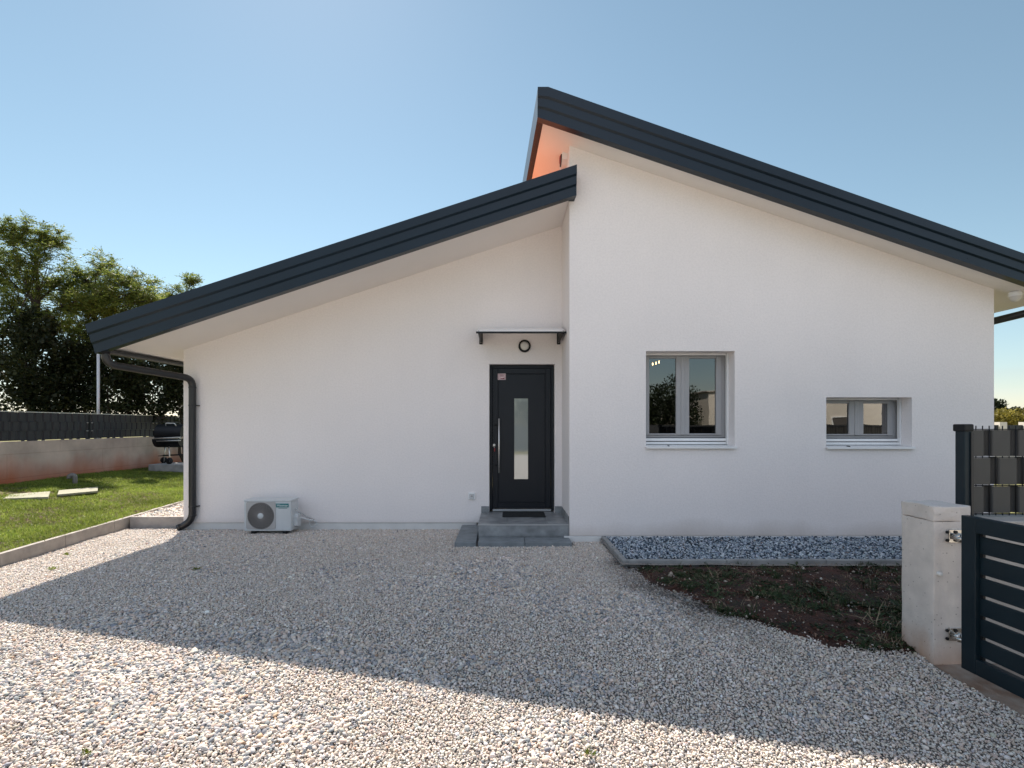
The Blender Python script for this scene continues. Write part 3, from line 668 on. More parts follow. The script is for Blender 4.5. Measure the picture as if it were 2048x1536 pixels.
mb.build('door_frame', M['door'], door)
mb = MB(); mb.box(dfx0 + .05, dfx1 - .05, YD - .06, YD + .03, zth - .01, zth + .025, .004); mb.build('threshold', M['alu'], door)
mb = MB(); mb.box(gl[0] - .002, gl[1] + .002, YD - .012, YD + .0, gl[2] - .002, gl[3] + .002); mb.build('door_glass', M['frosted'], door)
hx = at(998, 0, YD - .07).x; hz0, hz1 = at(0, 946, YD - .07).z, at(0, 837, YD - .07).z
mb = MB(); mb.tube([(hx, YD - .075, hz0), (hx, YD - .075, hz1)], .0135, 14)
mb.build('handle', M['steel'], door)
for z in (at(0, 850.5, YD - .05).z, at(0, 931, YD - .05).z):
    mb = MB(); mb.tube([(hx, YD - .07, z), (hx - .05, YD - .028, z)], .009, 8); mb.box(hx - .085, hx - .035, YD - .036, YD - .028, z - .012, z + .012, .003); mb.build('handle_bracket', M['black'], door)
mb = MB(); lk = at(988.3, 890, YD - .03); mb.tube([(lk.x, YD - .045, lk.z), (lk.x, YD - .028, lk.z)], .020, 16); mb.tube([(lk.x, YD - .052, lk.z), (lk.x, YD - .045, lk.z)], .011, 12)
mb.build('lock', M['steel'], door)
mb = MB(); st = at(1003.5, 753.5, YD - .03); mb.box(st.x - .062, st.x + .062, YD - .034, YD - .030, st.z - .05, st.z + .05, .003); sticker = mb.build('sticker', M['paper'], door)
mb = MB(); y0_ = YD - .036
rect_frame(mb, st.x - .052, st.x + .052, st.z - .04, st.z + .04, .004, y0_, y0_ + .003, 0)
for k in range(3): mb.box(st.x - .038 + .002 * k, st.x + .038 - .004 * k, y0_, y0_ + .003, st.z + .004 + k * .011, st.z + .009 + k * .011)
mb.prism([(st.x - .04, st.z - .012), (st.x + .005, st.z - .028), (st.x + .04, st.z - .012), (st.x + .04, st.z - .034), (st.x - .005, st.z - .036)], 'y', y0_ - .001, y0_ + .0025)
o = mb.build('sticker', M['maroon'], door); o.name = 'sticker_print'
keys = empty('key_bunch', (lk.x, YD - .06, lk.z), 'bunch of keys with a red fob hanging from the front door lock', 'keys')
mb = MB(); mb.box(lk.x - .003, lk.x + .003, YD - .085, YD - .052, lk.z - .006, lk.z + .012, .001); mb.box(lk.x - .013, lk.x + .013, YD - .098, YD - .083, lk.z - .012, lk.z + .014, .003)
mb.build('key', M['steel'], keys)
mb = MB(); ring = [(lk.x + .014 * math.sin(a), YD - .09, lk.z - .022 + .014 * math.cos(a)) for a in np.linspace(0, 6.283, 15)]; mb.tube(ring, .0018, 6, caps=False); mb.build('key_ring', M['steel'], keys)
mb = MB(); mb.box(lk.x - .002, lk.x + .020, YD - .096, YD - .086, lk.z - .10, lk.z - .05, .004); mb.build('fob', M['red'], keys)
mb = MB(); mb.box(lk.x - .024, lk.x - .008, YD - .093, YD - .089, lk.z - .085, lk.z - .034, .001); mb.box(lk.x - .03, lk.x - .004, YD - .094, YD - .088, lk.z - .052, lk.z - .03, .002); mb.build('key', M['black'], keys)

# ---- windows
def window(W, split, sash, glassrect, railz, Yf):
    """W = wall opening; frame stands Yf deep in it"""
    x0, x1, z0, z1 = W; (a0, a1), (b0, b1) = split; g0, g1 = glassrect
    mb = MB()
    # outer frame and two sashes as rings
    rect_frame(mb, x0 + .001, x1 - .001, z0 + .11, z1 - .001, .07, Yf, Yf + .07, .004, wb=.04, wt=.03)
    fr = mb.build('window', M['frame'], house)
    mb = MB()
    for (u0, u1), (v0, v1) in (((x0 + .072, (a1 + b0) / 2 - .001), (a0, a1)), (((a1 + b0) / 2 + .001, x1 - .072), (b0, b1))):
        zz0, zz1 = z0 + .152, z1 - .033
        mb.box(u0, v0, Yf - .014, Yf + .05, zz0, zz1, .005); mb.box(v1, u1, Yf - .014, Yf + .05, zz0, zz1, .005)
        mb.box(v0, v1, Yf - .0135, Yf + .05, zz0, g0, .005); mb.box(v0, v1, Yf - .0135, Yf + .05, g1, zz1, .005)
    mb.box((a1 + b0) / 2 - .028, (a1 + b0) / 2 + .028, Yf - .022, Yf - .012, z0 + .155, z1 - .036, .004)
    mb.build('sash', M['frame'], fr)
    for v0, v1 in split:
        mb = MB(); mb.quad((v0 - .004, Yf + .012, g0 - .004), (v1 + .004, Yf + .012, g0 - .004), (v1 + .004, Yf + .012, g1 + .004), (v0 - .004, Yf + .012, g1 + .004)); mb.build('pane', M['glass'], fr)
    mb = MB()
    mb.box(x0 + .002, x1 - .028, Yf - .075, Yf - .045, z0 + .070, z0 + .108, .004); mb.box(x0 + .002, x1 - .028, Yf - .078, Yf - .048, z0 + .022, z0 + .058, .004)
    mb.box(x1 - .026, x1 - .002, Yf - .085, Yf - .03, z0 + .018, z1 - .002, .002); mb.box(x0 + .002, x0 + .02, Yf - .085, Yf - .03, z0 + .115, z1 - .002, .002)
    mb.box(x0 + .024, x1 - .03, Yf - .07, Yf - .035, z1 - .03, z1 - .003, .004)
    mb.build('shutter_rail', M['white'], fr)
    mb = MB(); mb.box(x0 + .004, x1 - .03, Yf - .044, Yf - .012, z0 + .016, z0 + .116, .002); mb.build('shutter_gap_shade', M['black'], fr)  # black backing put in to paint the shade in the rail gaps
    mb = MB()
    mb.prism([(DR - .045, z0 - .026), (DR - .045, z0 + .001), (Yf - .03, z0 + .016), (Yf - .03, z0 - .004), (DR - .03, z0 - .01), (DR - .03, z0 - .026)], 'x', x0 - .006, x1 + .014)
    mb.build('sill', M['white'], fr)
    mb = MB(); dx = x0 + (x1 - x0) * .25; mb.tube([(dx, DR - .047, z0 + .010), (dx, DR + .02, z0 + .012)], .006, 8); mb.build('drain_cap', M['black'], fr)
YW = DR + .27
X = lambda p, y=YW: at(p, 0, y).x
Z = lambda p, y=YW: at(0, p, y).z
window(W1, ((X(1298), X(1352)), (X(1378), X(1431.5))), None, (Z(867), Z(717)), None, YW)
window(W2, ((X(1640), X(1697)), (X(1726), X(1775))), None, (Z(868), Z(807)), None, YW)
lamp = empty('ceiling_lamp', (at(1312, 726, 9).x, 9, 2.95), 'small lamp with three lit warm bulbs glimpsed through the taller window', 'lamp')
mb = MB(); c = at(1312, 726, 9); mb.tube([(c.x, 9, 3.0), (c.x, 9, c.z + .06)], .006, 6); mb.tube([(c.x - .09, 9, c.z + .05), (c.x + .09, 9, c.z + .07)], .008, 6); mb.build('stem', M['black'], lamp)
for px, py in ((1305.5, 728), (1312, 726.3), (1318, 724)):
    q = at(px, py, 9); mb = MB(); mb.lathe([(0, -.028), (.008, -.022), (.012, -.008), (.009, .014), (.005, .026), (0, .027)], 12, Matrix.Translation(q)); mb.build('bulb', BULB if False else M.setdefault('bulb', emit('lit_bulb', (1.0, .62, .28), 6.0)), lamp)

# ---- entrance steps
zs = 0.228; YS = 7.075; sx0, sx1 = at(957, 0, YS).x, XM - .004
step = None
mb = MB()
mb.box(sx0, sx1, YS, DL - .002, -.1, zs - .012, .002)
for k, (a, b) in enumerate(((sx0 - .008, sx0 + .40), (sx0 + .403, sx0 + .95), (sx0 + .953, sx1))): mb.box(a, b, YS - .008, DL - .002, zs - .011, zs + (.0004 * k), .003)
mb.box(DOOR[0] + .003, DOOR[1] - .003, DL - .001, YD + .04, .0, zs - .004)
step = mb.build('doorstep', M['step'], house)
mb = MB(); mb.box(sx0 - .010, sx1, YS - .012, YS - .002, zs - .014, zs + .003, .002); mb.build('step_trim', M['alu'], step)
mb = MB(); mb.box(sx0 - .004, DOOR[0] - .002, DL - .014, DL - .003, zs + .002, zs + .105, .002); mb.build('skirting', M['step'], step)
mb = MB(); mb.box(DOOR[1] + .002, XM - .014, DL - .014, DL - .003, zs + .002, zs + .105, .002)
mb.box(XM - .013, XM - .003, YS + .002, DL - .015, zs + .002, zs + .105, .002); mb.build('skirting', M['step'], step)
mb = MB(); mb.box(sx0 + .002, sx1 - .09, YS - .010, YS - .001, .07, zs - .015, .001); mb.build('riser', M['step'], step)
m0, m1 = at(1005, 0, 7.6).x, at(1092, 0, 7.6).x
mb = MB(); mb.box(m0, m1, 7.60, 8.03, zs + .001, zs + .014, .004)
tag(mb.build('doormat', M['mat']), 'black rubber doormat lying on the step before the front door', 'doormat')
for i, (a, b, c, d, lab) in enumerate(((at(956, 0, 6.74).x, at(1049.5, 0, 6.74).x, 6.74, 7.06, 'grey paving slab at the step foot, left half of the front row'), (at(1050.5, 0, 6.74).x, at(1144, 0, 6.74).x, 6.74, 7.035, 'grey paving slab at the step foot, half next to the tall white wall'), (-.665, -.385, 6.735, 7.93, 'grey paving slab laid lengthwise beside the step below the socket'))):
    mb = MB(); mb.box(a, b, c, d, -.05, .052 + .003 * (i == 2), .006, mtx=None)
    tag(mb.build('paving_slab', M['slab']), lab, 'paving slab', 'paving slabs around the doorstep')

# ================================================================== THINGS ON THE FACADE
aw = empty('door_awning', (.22, DL, 3.0), 'small translucent awning on black brackets above the front door', 'awning')
ax0, ax1 = at(952, 0, 7.32).x, at(1132.5, 0, 7.32).x; YA = 7.32; za = at(0, 665, YA).z
prof = [(DL - .01, za + .172), (DL - .2, za + .16), (DL - .36, za + .118), (YA + .16, za + .078), (YA + .05, za + .045), (YA, za + .012)]
mb = MB()
mb.loft([Vector((ax0 + .02, y, z)) for y, z in prof] + [Vector((ax0 + .02, y, z - .008)) for y, z in prof[::-1]], [Vector((ax1 - .02, y, z)) for y, z in prof] + [Vector((ax1 - .02, y, z - .008)) for y, z in prof[::-1]], closed=True)
mb.build('canopy', M['poly'], aw)
mb = MB(); mb.box(ax0, ax1, YA - .012, YA + .012, za - .012, za + .014, .003); mb.build('rail', M['black'], aw)
mb = MB(); mb.box(ax0 + .02, ax1 - .02, DL - .03, DL - .001, za + .150, za + .178, .003); mb.build('wall_rail', M['frame'], aw)
for x in (ax0 + .025, ax1 - .055):
    mb = MB(); mb.tube([Vector((x + .015, y, z - .016)) for y, z in prof], .015, 8)
    mb.box(x - .012, x + .042, DL - .03, DL - .001, at(0, 689, DL).z, za + .15, .006)
    mb.prism([(DL - .02, at(0, 686, DL).z), (DL - .02, za + .12), (DL - .16, za + .125), (YA + .05, za + .01), (YA + .02, za - .005)], 'x', x + .002, x + .028)
    b = mb.build('bracket', M['black'], aw)
    mb = MB(); mb.tube([(x + .015, DL - .038, at(0, 685.5, DL).z), (x + .015, DL - .03, at(0, 685.5, DL).z)], .009, 10); mb.build('bolt', M['steel'], b)
lc = at(1049, 692.6, DL)
wl = empty('wall_lamp', (lc.x, DL, lc.z), 'round wall lamp with black ring between awning and front door', 'lamp')
Mx = Matrix.Translation((lc.x, DL, lc.z)) @ Matrix.Rotation(R(90), 4, 'X')
mb = MB(); mb.lathe([(.068, .0), (.096, .0), (.096, .05), (.090, .058), (.075, .058), (.070, .05), (.068, 0)], 40, Mx); mb.build('ring', M['black'], wl)
mb = MB(); mb.lathe([(.069, .02), (.069, .045), (.05, .058), (.025, .064), (0, .066)], 36, Mx); mb.build('diffuser', M['opal'], wl)
sc_ = at(943.8, 991.8, DL)
so = empty('power_socket', (sc_.x, DL, sc_.z), 'square white outdoor socket on the wall left of the doorstep', 'socket')
mb = MB(); mb.box(sc_.x - .053, sc_.x + .053, DL - .028, DL - .001, sc_.z - .053, sc_.z + .053, .006, 2); mb.build('housing', M['white'], so)
mb = MB(); rect_frame(mb, sc_.x - .034, sc_.x + .034, sc_.z - .034, sc_.z + .030, .007, DL - .034, DL - .027, .001); mb.box(sc_.x - .018, sc_.x + .018, DL - .032, DL - .027, sc_.z - .018, sc_.z + .015, .003); mb.build('flap', M['acgrille_frame'], so)
# alarm siren high on the side wall of the tall wing
al = empty('alarm_siren', (XM, 7.42, 5.5), 'white alarm siren with red lens high under the salmon coloured gable soffit', 'alarm')
zc = at(0, 313, 7.42).z
mb = MB(); mb.prism([(7.26, zc - .12), (7.26, zc + .1), (7.33, zc + .17), (7.51, zc + .17), (7.58, zc + .1), (7.58, zc - .12), (7.5, zc - .16), (7.34, zc - .16)], 'x', XM - .075, XM - .001); mb.build('housing', M['white'], al)
mb = MB(); mb.lathe([(.085, 0), (.085, .012), (.06, .022), (0, .026)], 24, Matrix.Translation((XM - .075, 7.42, zc - .04)) @ Matrix.Rotation(R(-90), 4, 'Y')); mb.build('lens', M['red'], al)
mb = MB(); mb.lathe([(.09, 0), (.105, 0), (.105, .012), (.09, .014)], 24, Matrix.Translation((XM - .075, 7.42, zc - .04)) @ Matrix.Rotation(R(-90), 4, 'Y')); mb.build('lens_ring', M['black'], al)
# dome camera
q = at(2031, 578, 6.95); zt = sofR(q.x)
dc = empty('dome_camera', (q.x, 6.95, zt), 'white dome security camera under the right end of the upper roof', 'camera')
mb = MB(); mb.lathe([(0, zt + .005), (.062, zt + .005), (.075, zt - .01), (.078, zt - .05), (.07, zt - .062)], 28, Matrix.Translation((q.x, 6.95, 0))); mb.build('housing', M['white'], dc)
mb = MB(); mb.lathe([(.068, zt - .06), (.064, zt - .09), (.045, zt - .12), (.02, zt - .135), (0, zt - .138)], 28, Matrix.Translation((q.x, 6.95, 0))); mb.build('dome', M['opal'], dc)

# ---- outdoor unit
YU = 7.58; ux0, ux1 = at(488, 0, YU).x, at(582, 0, YU).x; uz0 = .028; uz1 = at(0, 999.5, YU).z
ac = empty('outdoor_unit', ((ux0 + ux1) / 2, YU + .14, 0), 'white air conditioner outdoor unit with round fan grille standing on the gravel', 'air conditioner')
mb = MB(); mb.box(ux0, ux1, YU, YU + .28, uz0, uz1 - .03, .012, 2); mb.box(ux0 - .005, ux1 + .005, YU - .006, YU + .286, uz1 - .03, uz1, .008, 2); mb.build('casing', M['acwhite'], ac)
uw = ux1 - ux0; gx0, gx1 = ux0 + .035, ux0 + uw * .675; gcx = (gx0 + gx1) / 2; gz0, gz1 = uz0 + .03, uz1 - .03; gcz = uz0 + (uz1 - uz0) * .49; gr = min((gx1 - gx0), (gz1 - gz0)) / 2 - .006
mb = MB()
Mf = Matrix.Translation((gcx, YU, gcz)) @ Matrix.Rotation(R(90), 4, 'X')
# square plate with a round hole
n = 64; outer = []; 
for k in range(n):
    a = 2 * math.pi * k / n; c_, s_ = math.cos(a), math.sin(a); hx_, hz_ = (gx1 - gx0) / 2, (gz1 - gz0) / 2
    t = min(hx_ / max(abs(c_), 1e-6), hz_ / max(abs(s_), 1e-6)); outer.append(Vector((gcx + c_ * t, YU - .008, (gz0 + gz1) / 2 + s_ * t)))
inner = [Vector((gcx + gr * math.cos(2 * math.pi * k / n), YU - .010, gcz + gr * math.sin(2 * math.pi * k / n))) for k in range(n)]
inn2 = [v + Vector((0, .03, 0)) for v in inner]; out2 = [v + Vector((0, .008, 0)) for v in outer]
mb.loft(outer, inner, closed=True, caps=False); mb.loft(inner, inn2, closed=True, caps=False); mb.loft(out2, outer, closed=True, caps=False)
mb.build('grille_plate', M['acgrille_frame'], ac)
mb = MB(); mb.lathe([(0, .0035), (gr, .0035)], 48, Mf); mb.build('fan_opening', M['acdark'], ac)
mb = MB()
for k in range(30):
    a0 = 2 * math.pi * k / 30
    mb.tube([(gcx + r_ * math.cos(a0 + 1.0 * (r_ / gr) ** 1.2), YU - .010 - .008 * math.sin(math.pi * r_ / gr), gcz + r_ * math.sin(a0 + 1.0 * (r_ / gr) ** 1.2)) for r_ in np.linspace(.04, gr, 9)], .0030, 5)
for r_ in np.linspace(.06, gr - .01, 7):
    mb.tube([(gcx + r_ * math.cos(a), YU - .014, gcz + r_ * math.sin(a)) for a in np.linspace(0, 6.2832, 41)], .0013, 4, caps=False)
mb.build('fan_grille', M['acgrille'], ac)
mb = MB(); mb.lathe([(0, .030), (.036, .028), (.043, .022), (.043, .012)], 28, Mf); mb.build('hub', M['acwhite'], ac)
mb = MB()
bx0, bx1, bz0, bz1 = at(552.5, 0, YU).x, at(577.5, 0, YU).x, at(0, 1014.6, YU).z, at(0, 1007, YU).z
mb.box(bx0, bx1, YU - .0045, YU - .0005, bz0, bz1, .001); badge = mb.build('badge', M['teal'], ac)
mb = MB(); mb.box(gx1 + .02, ux1 - .02, YU - .003, YU - .0003, uz0 + .02, uz1 - .055, .0005); mb.build('front_panel', M['acwhite'], ac)
badge.location.y -= .004
def text_mesh(name, body, size, loc, m, parent, depth=.0008, fit=None):
    cu = bpy.data.curves.new(name, 'FONT'); cu.body = body; cu.size = size; cu.align_x = 'CENTER'; cu.align_y = 'CENTER'; cu.extrude = depth
    t = bpy.data.objects.new(name, cu); COL.objects.link(t); bpy.context.view_layer.update()
    me = bpy.data.meshes.new_from_object(t.evaluated_get(bpy.context.evaluated_depsgraph_get())); bpy.data.objects.remove(t)
    if fit:
        co = np.zeros(len(me.vertices) * 3, np.float32); me.vertices.foreach_get('co', co); w_ = co[0::3].max() - co[0::3].min(); s_ = fit / w_
    else: s_ = 1
    me.transform(Matrix.Translation(loc) @ Matrix.Rotation(R(90), 4, 'X') @ Matrix.Diagonal((s_, s_ * .95, 1, 1)))
    me.materials.clear(); me.materials.append(m); return link(name, me, parent)
text_mesh('lettering', 'Hisense', .05, ((bx0 + bx1) / 2, YU - .0092, (bz0 + bz1) / 2), M['white'], ac, fit=(bx1 - bx0) * .84)
mb = MB(); mb.box(bx0 + .035, bx1 - .02, YU - .0045, YU - .0032, bz0 - .017, bz0 - .009); mb.build('badge_line', M['teal'], ac)
mb = MB(); mb.prism([(YU + .10, .09), (YU + .10, .22), (YU + .14, .26), (YU + .24, .26), (YU + .24, .09), (YU + .2, .06)], 'x', ux1, ux1 + .055); mb.build('valve_cover', M['acwhite'], ac)
mb = MB()
mb.tube(bend([(ux1 + .03, YU + .2, .2), (ux1 + .09, YU + .26, .17), (ux1 + .17, YU + .33, .12), (ux1 + .18, YU + .40, .13)], .03), .014, 8)
mb.tube(bend([(ux1 - .0, YU + .15, .34), (ux1 + .06, YU + .2, .28), (ux1 + .10, YU + .3, .2), (ux1 + .16, YU + .4, .14)], .03), .008, 8)
cc = (ux1 + .20, YU + .34, .075)
mb.tube([(cc[0] + .055 * math.cos(a), cc[1] - .012 + .002 * a, cc[2] + .055 * math.sin(a)) for a in np.linspace(.6, 7.2, 26)], .007, 7)
mb.build('hose', M['acwhite'], ac)
for x in (ux0 + .10, ux1 - .13):
    mb = MB(); mb.box(x, x + .06, YU + .005, YU + .29, -.01, uz0 + .002, .004); mb.build('foot', M['black'], ac)

# ================================================================== RIGHT SIDE: pillar, gate, fence
gp = float(gz(3.5))
PY0 = F * (CAMZ - gp) / 478; pxa, pxb = at(1868, 0, PY0).x, at(1942, 0, PY0).x; pz = at(0, 1013, PY0).z; PY1 = PY0 + .29
mb = MB(); bm = mb.bm
bmesh.ops.create_cube(bm, size=1); bmesh.ops.scale(bm, vec=(pxb - pxa, PY1 - PY0, pz - .105 + .4), verts=bm.verts[:]); bmesh.ops.translate(bm, vec=((pxa + pxb) / 2, (PY0 + PY1) / 2, (pz - .105 - .4) / 2), verts=bm.verts[:])
bmesh.ops.bevel(bm, geom=bm.edges[:], offset=.008, segments=2, affect='EDGES', profile=.6); bmesh.ops.subdivide_edges(bm, edges=bm.edges[:], cuts=7, use_grid_fill=True)
for v in bm.verts:
    p_ = v.co; nz_ = mnoise.noise(p_ * 9) * .004 + mnoise.noise(p_ * 30) * .0025
    rough_top = 0
    v.co = p_ + Vector((nz_, mnoise.noise(p_ * 9 + Vector((9, 3, 1))) * .004, 0)) + Vector((mnoise.noise(p_ * 14 + Vector((3, 3, 3))), mnoise.noise(p_ * 14), mnoise.noise(p_ * 8 + Vector((5, 1, 2))))) * .007 * rough_top
pil = empty('concrete_pillar', ((pxa + pxb) / 2, (PY0 + PY1) / 2, gp), 'short rough concrete pillar carrying the dark sliding gate hinges', 'pillar'); pil['label'] = 'short rough concrete pillar between soil patch and dark gate'
o = mb.build('shaft', M['pillar'], pil); shade_smooth(o, 35)
mb = MB(); bm = mb.bm; bmesh.ops.create_cube(bm, size=1); bmesh.ops.scale(bm, vec=(pxb - pxa + .003, PY1 - PY0 + .003, .104), verts=bm.verts[:]); bmesh.ops.translate(bm, vec=((pxa + pxb) / 2, (PY0 + PY1) / 2, pz - .052), verts=bm.verts[:])
bmesh.ops.bevel(bm, geom=bm.edges[:], offset=.007, segments=2, affect='EDGES', profile=.6); bmesh.ops.subdivide_edges(bm, edges=bm.edges[:], cuts=11, use_grid_fill=True)
for v in bm.verts:
    p_ = v.co; v.co = p_ + Vector((mnoise.noise(p_ * 22 + Vector((3, 3, 3))), mnoise.noise(p_ * 22), mnoise.noise(p_ * 12 + Vector((5, 1, 2))) * 1.3)) * .0055
o = mb.build('top_course', M['pillar'], pil); shade_smooth(o, 35)
kc = at(1876.5, 1147, PY0)
mb = MB(); mb.lathe([(0, .03), (.010, .029), (.015, .022), (.016, .0)], 16, Matrix.Translation((kc.x, PY0 + .002, kc.z)) @ Matrix.Rotation(R(90), 4, 'X')); mb.build('cap', M['opal'], pil)
# gate: stands open at right angles to the house
g0 = Vector((at(1922, 0, 3.42).x, 3.42)); g1 = Vector((g0.x + .11, .95)); gdir = (g1 - g0); gl_ = gdir.length; gdir.normalize(); gnor = Vector((-gdir.y, gdir.x)); 
if gnor.x < 0: gnor = -gnor
GZ0 = float(gz(3.4)) + .035; GZ1 = at(0, 1030, 3.42).z
Mg = Matrix(((gdir.x, gnor.x, 0, g0.x), (gdir.y, gnor.y, 0, g0.y), (0, 0, 1, 0), (0, 0, 0, 1)))
gate = empty('gate', (g0.x, g0.y, GZ0), 'dark blue grey metal gate of horizontal slats standing open', 'gate')
mb = MB(); T = .05; st_ = .10; gh = GZ1 - GZ0
mb.box(0, st_, 0, T, GZ0, GZ1, .004, 2, mtx=Mg); mb.box(gl_ - st_, gl_, 0, T, GZ0, GZ1, .004, 2, mtx=Mg)
mb.box(st_, gl_ - st_, 0.0005, T, GZ1 - .10, GZ1 - .0005, .004, 2, mtx=Mg); mb.box(st_, gl_ - st_, 0.0005, T, GZ0 + .0005, GZ0 + .10, .004, 2, mtx=Mg)
mb.build('gate_frame', M['gate'], gate)
nsl = 6; inner_h = gh - .20; pitch = (inner_h - .022) / nsl
mb = MB()
for k in range(nsl):
    z = GZ0 + .10 + .022 + k * pitch; mb.box(st_ + .0, gl_ - st_, .028, .046, z, z + pitch - .022, .004, mtx=Mg)
mb.build('slat_panel', M['gate'], gate)
for k in range(nsl + 1):
    z = GZ0 + .10 + k * pitch; mb = MB(); mb.box(st_ + .001, st_ + .022, .030, .047, z - .002, z + .024, mtx=Mg); mb.build('slat_clip', M['black'], gate)
for py in (1073.5, 1271):
    hc = at(1907, py, PY0 - .03); hh = .045
    mb = MB(); mb.box(at(1896, 0, PY0).x, at(1896, 0, PY0).x + .10, PY0 - .012, PY0 - .002, hc.z - hh, hc.z + hh, .002)
    mb.tube([(g0.x - .005, PY0 - .055, hc.z), (g0.x + .02, g0.y - .01, hc.z)], .012, 12)
    mb.tube([(hc.x + .01, PY0 - .01, hc.z), (hc.x + .015, PY0 - .07, hc.z)], .022, 14); mb.tube([(hc.x + .015, PY0 - .06, hc.z - .03), (hc.x + .015, PY0 - .06, hc.z + .03)], .015, 12)
    hg = mb.build('hinge', M['zinc'], gate)
    for dx in (-.030, .030):
        for dz in (-.028, .028): mb = MB(); mb.tube([(hc.x + dx, PY0 - .020, hc.z + dz), (hc.x + dx, PY0 - .011, hc.z + dz)], .011, 6); mb.build('bolt', M['black'], hg)
# low wall and fence with woven strips
YF = 3.70
lwz = at(0, 1034, YF).z
mb = MB(); mb.box(pxb + .004, 9.5, YF - .16, YF + .12, -.4, lwz, .008, 2)
tag(mb.build('low_wall', M['lowwall']), 'low concrete wall below the right fence, seen behind the gate', 'wall')
fe = empty('strip_fence', (3.32, YF, lwz), 'wire fence woven with grey privacy strips on the low wall at right', 'fence')
fpx0, fpx1 = 3.295, 3.345
mb = MB(); mb.box(fpx0, fpx1, YF - .03, YF + .05, lwz - .02, at(0, 853, YF).z, .006, 2); post = mb.build('post', M['gate'], fe)
mb = MB(); zt = at(0, 849, YF).z; mb.box(fpx0 - .010, fpx1 + .010, YF - .04, YF + .06, zt - .05, zt + .003, .008, 2); mb.build('post_cap', M['black'], post)
mb = MB(); mb.box(fpx1 - .012, fpx1 + .008, YF - .042, YF - .031, lwz - .02, zt - .055, .002); mb.build('clamp_bar', M['pipe'], post)
mb = MB(); mb.box(5.8, 5.85, YF - .03, YF + .05, lwz - .02, at(0, 853, YF).z, .006, 2); post2 = mb.build('post', M['gate'], fe)
mb = MB(); mb.box(5.79, 5.86, YF - .04, YF + .06, zt - .05, zt + .003, .008, 2); mb.build('post_cap', M['black'], post2)
pitchx = 13.25 * YF / F; wx0 = fpx1 + .045
zr = [at(0, p_, YF).z for p_ in (858.5, 914, 970.5, 1027)]
mb = MB(); k = 0
x = wx0
while x < 9.0:
    mb.tube([(x, YF - .014, zr[3] - .01), (x, YF - .014, at(0, 851.5, YF).z)], .0036, 6); x += pitchx
for z in zr:
    for dy in (-.022, -.006): mb.tube([(fpx1, YF + dy, z), (9.0, YF + dy, z)], .0035, 6)
mb.build('wire_mesh', M['black'], fe)
# each strip weaves over and under groups of wires
for r_ in range(3):
    z1_, z0_ = zr[r_] - .005, zr[r_ + 1] + .007
    mb = MB(); ptsx = np.arange(fpx1 + .004, 9.0, pitchx / 8); vs = []
    for xx in ptsx:
        kk = (xx - wx0) / pitchx; ph = (kk + (1.5, 0.5, 1.5)[r_]) % 4            # 3 wires hidden, 1 shown
        d_ = -.020 if ph < 2.75 else .004
        t = 0.0
        if 2.5 <= ph < 3.0: t = (ph - 2.5) / .5
        elif ph >= 3.5: t = 1 - (ph - 3.5) / .5
        elif 3.0 <= ph < 3.5: t = 1
        t = t * t * (3 - 2 * t)
        vs.append((xx, YF - .0205 + .034 * t + .0015 * math.sin(xx * 9)))
    for sgn in (0,):
        A_ = [Vector((a_, b_, z0_)) for a_, b_ in vs]; B_ = [Vector((a_, b_, z1_)) for a_, b_ in vs]
        mb.loft(A_, B_); 
    o = mb.build('privacy_strip', M['stripgrey'], fe, normals=False)
    md = o.modifiers.new('thick', 'SOLIDIFY'); md.thickness = .0012

# ================================================================== LEFT SIDE: retaining wall, fence, grill
wd = Vector((KB.x - KA.x, KB.y - KA.y, 0)).normalized()
WA = at(0, 885, 10.25); WA.z = 0
WB_ = at(320, 872, 15.3); wd = Vector((WB_.x - WA.x, WB_.y - WA.y, 0)).normalized(); wn = Vector((-abs(wd.y), wd.x * (1 if wd.y > 0 else -1), 0)).normalized()
W0, W9 = WA - wd * 6, WA + wd * 12
WTOP = 1.255
mb = MB(); oriented_bar(mb, W0, W9, .2, -.4, WTOP, wn)
rw = tag(mb.build('retaining_wall', M['concrete']), 'long board marked concrete retaining wall with rust red earth stains behind the lawn', 'wall')
# shallow formwork joints as bump
nt = M['concrete'].node_tree; bn = nt.nodes.new('ShaderNodeTexBrick'); bn.inputs['Scale'].default_value = 1.0; bn.inputs['Brick Width'].default_value = 2.6; bn.inputs['Row Height'].default_value = .5; bn.inputs['Mortar Size'].default_value = .008
bn.inputs['Color1'].default_value = bn.inputs['Color2'].default_value = (1, 1, 1, 1); bn.inputs['Mortar'].default_value = (.84, .82, .8, 1)
g_ = nt.nodes.new('ShaderNodeNewGeometry'); sp_ = nt.nodes.new('ShaderNodeSeparateXYZ'); cb_ = nt.nodes.new('ShaderNodeCombineXYZ'); nt.links.new(g_.outputs['Position'], sp_.inputs[0]); nt.links.new(sp_.outputs['Y'], cb_.inputs['X']); nt.links.new(sp_.outputs['Z'], cb_.inputs['Y']); nt.links.new(cb_.outputs[0], bn.inputs['Vector'])
mu_ = nt.nodes.new('ShaderNodeMix'); mu_.data_type = 'RGBA'; mu_.blend_type = 'MULTIPLY'; mu_.inputs['Factor'].default_value = 1; src_ = base_link(M['concrete']); nt.links.new(src_, mu_.inputs['A']); nt.links.new(bn.outputs['Color'], mu_.inputs['B']); nt.links.new(mu_.outputs['Result'], nt.nodes['Principled BSDF'].inputs['Base Color'])
lf = empty('panel_fence', (WA.x, WA.y, WTOP), 'dark fence of woven strips on top of the retaining wall', 'fence')
fo = wn * .1
FT = WTOP + .62
mb_posts = []
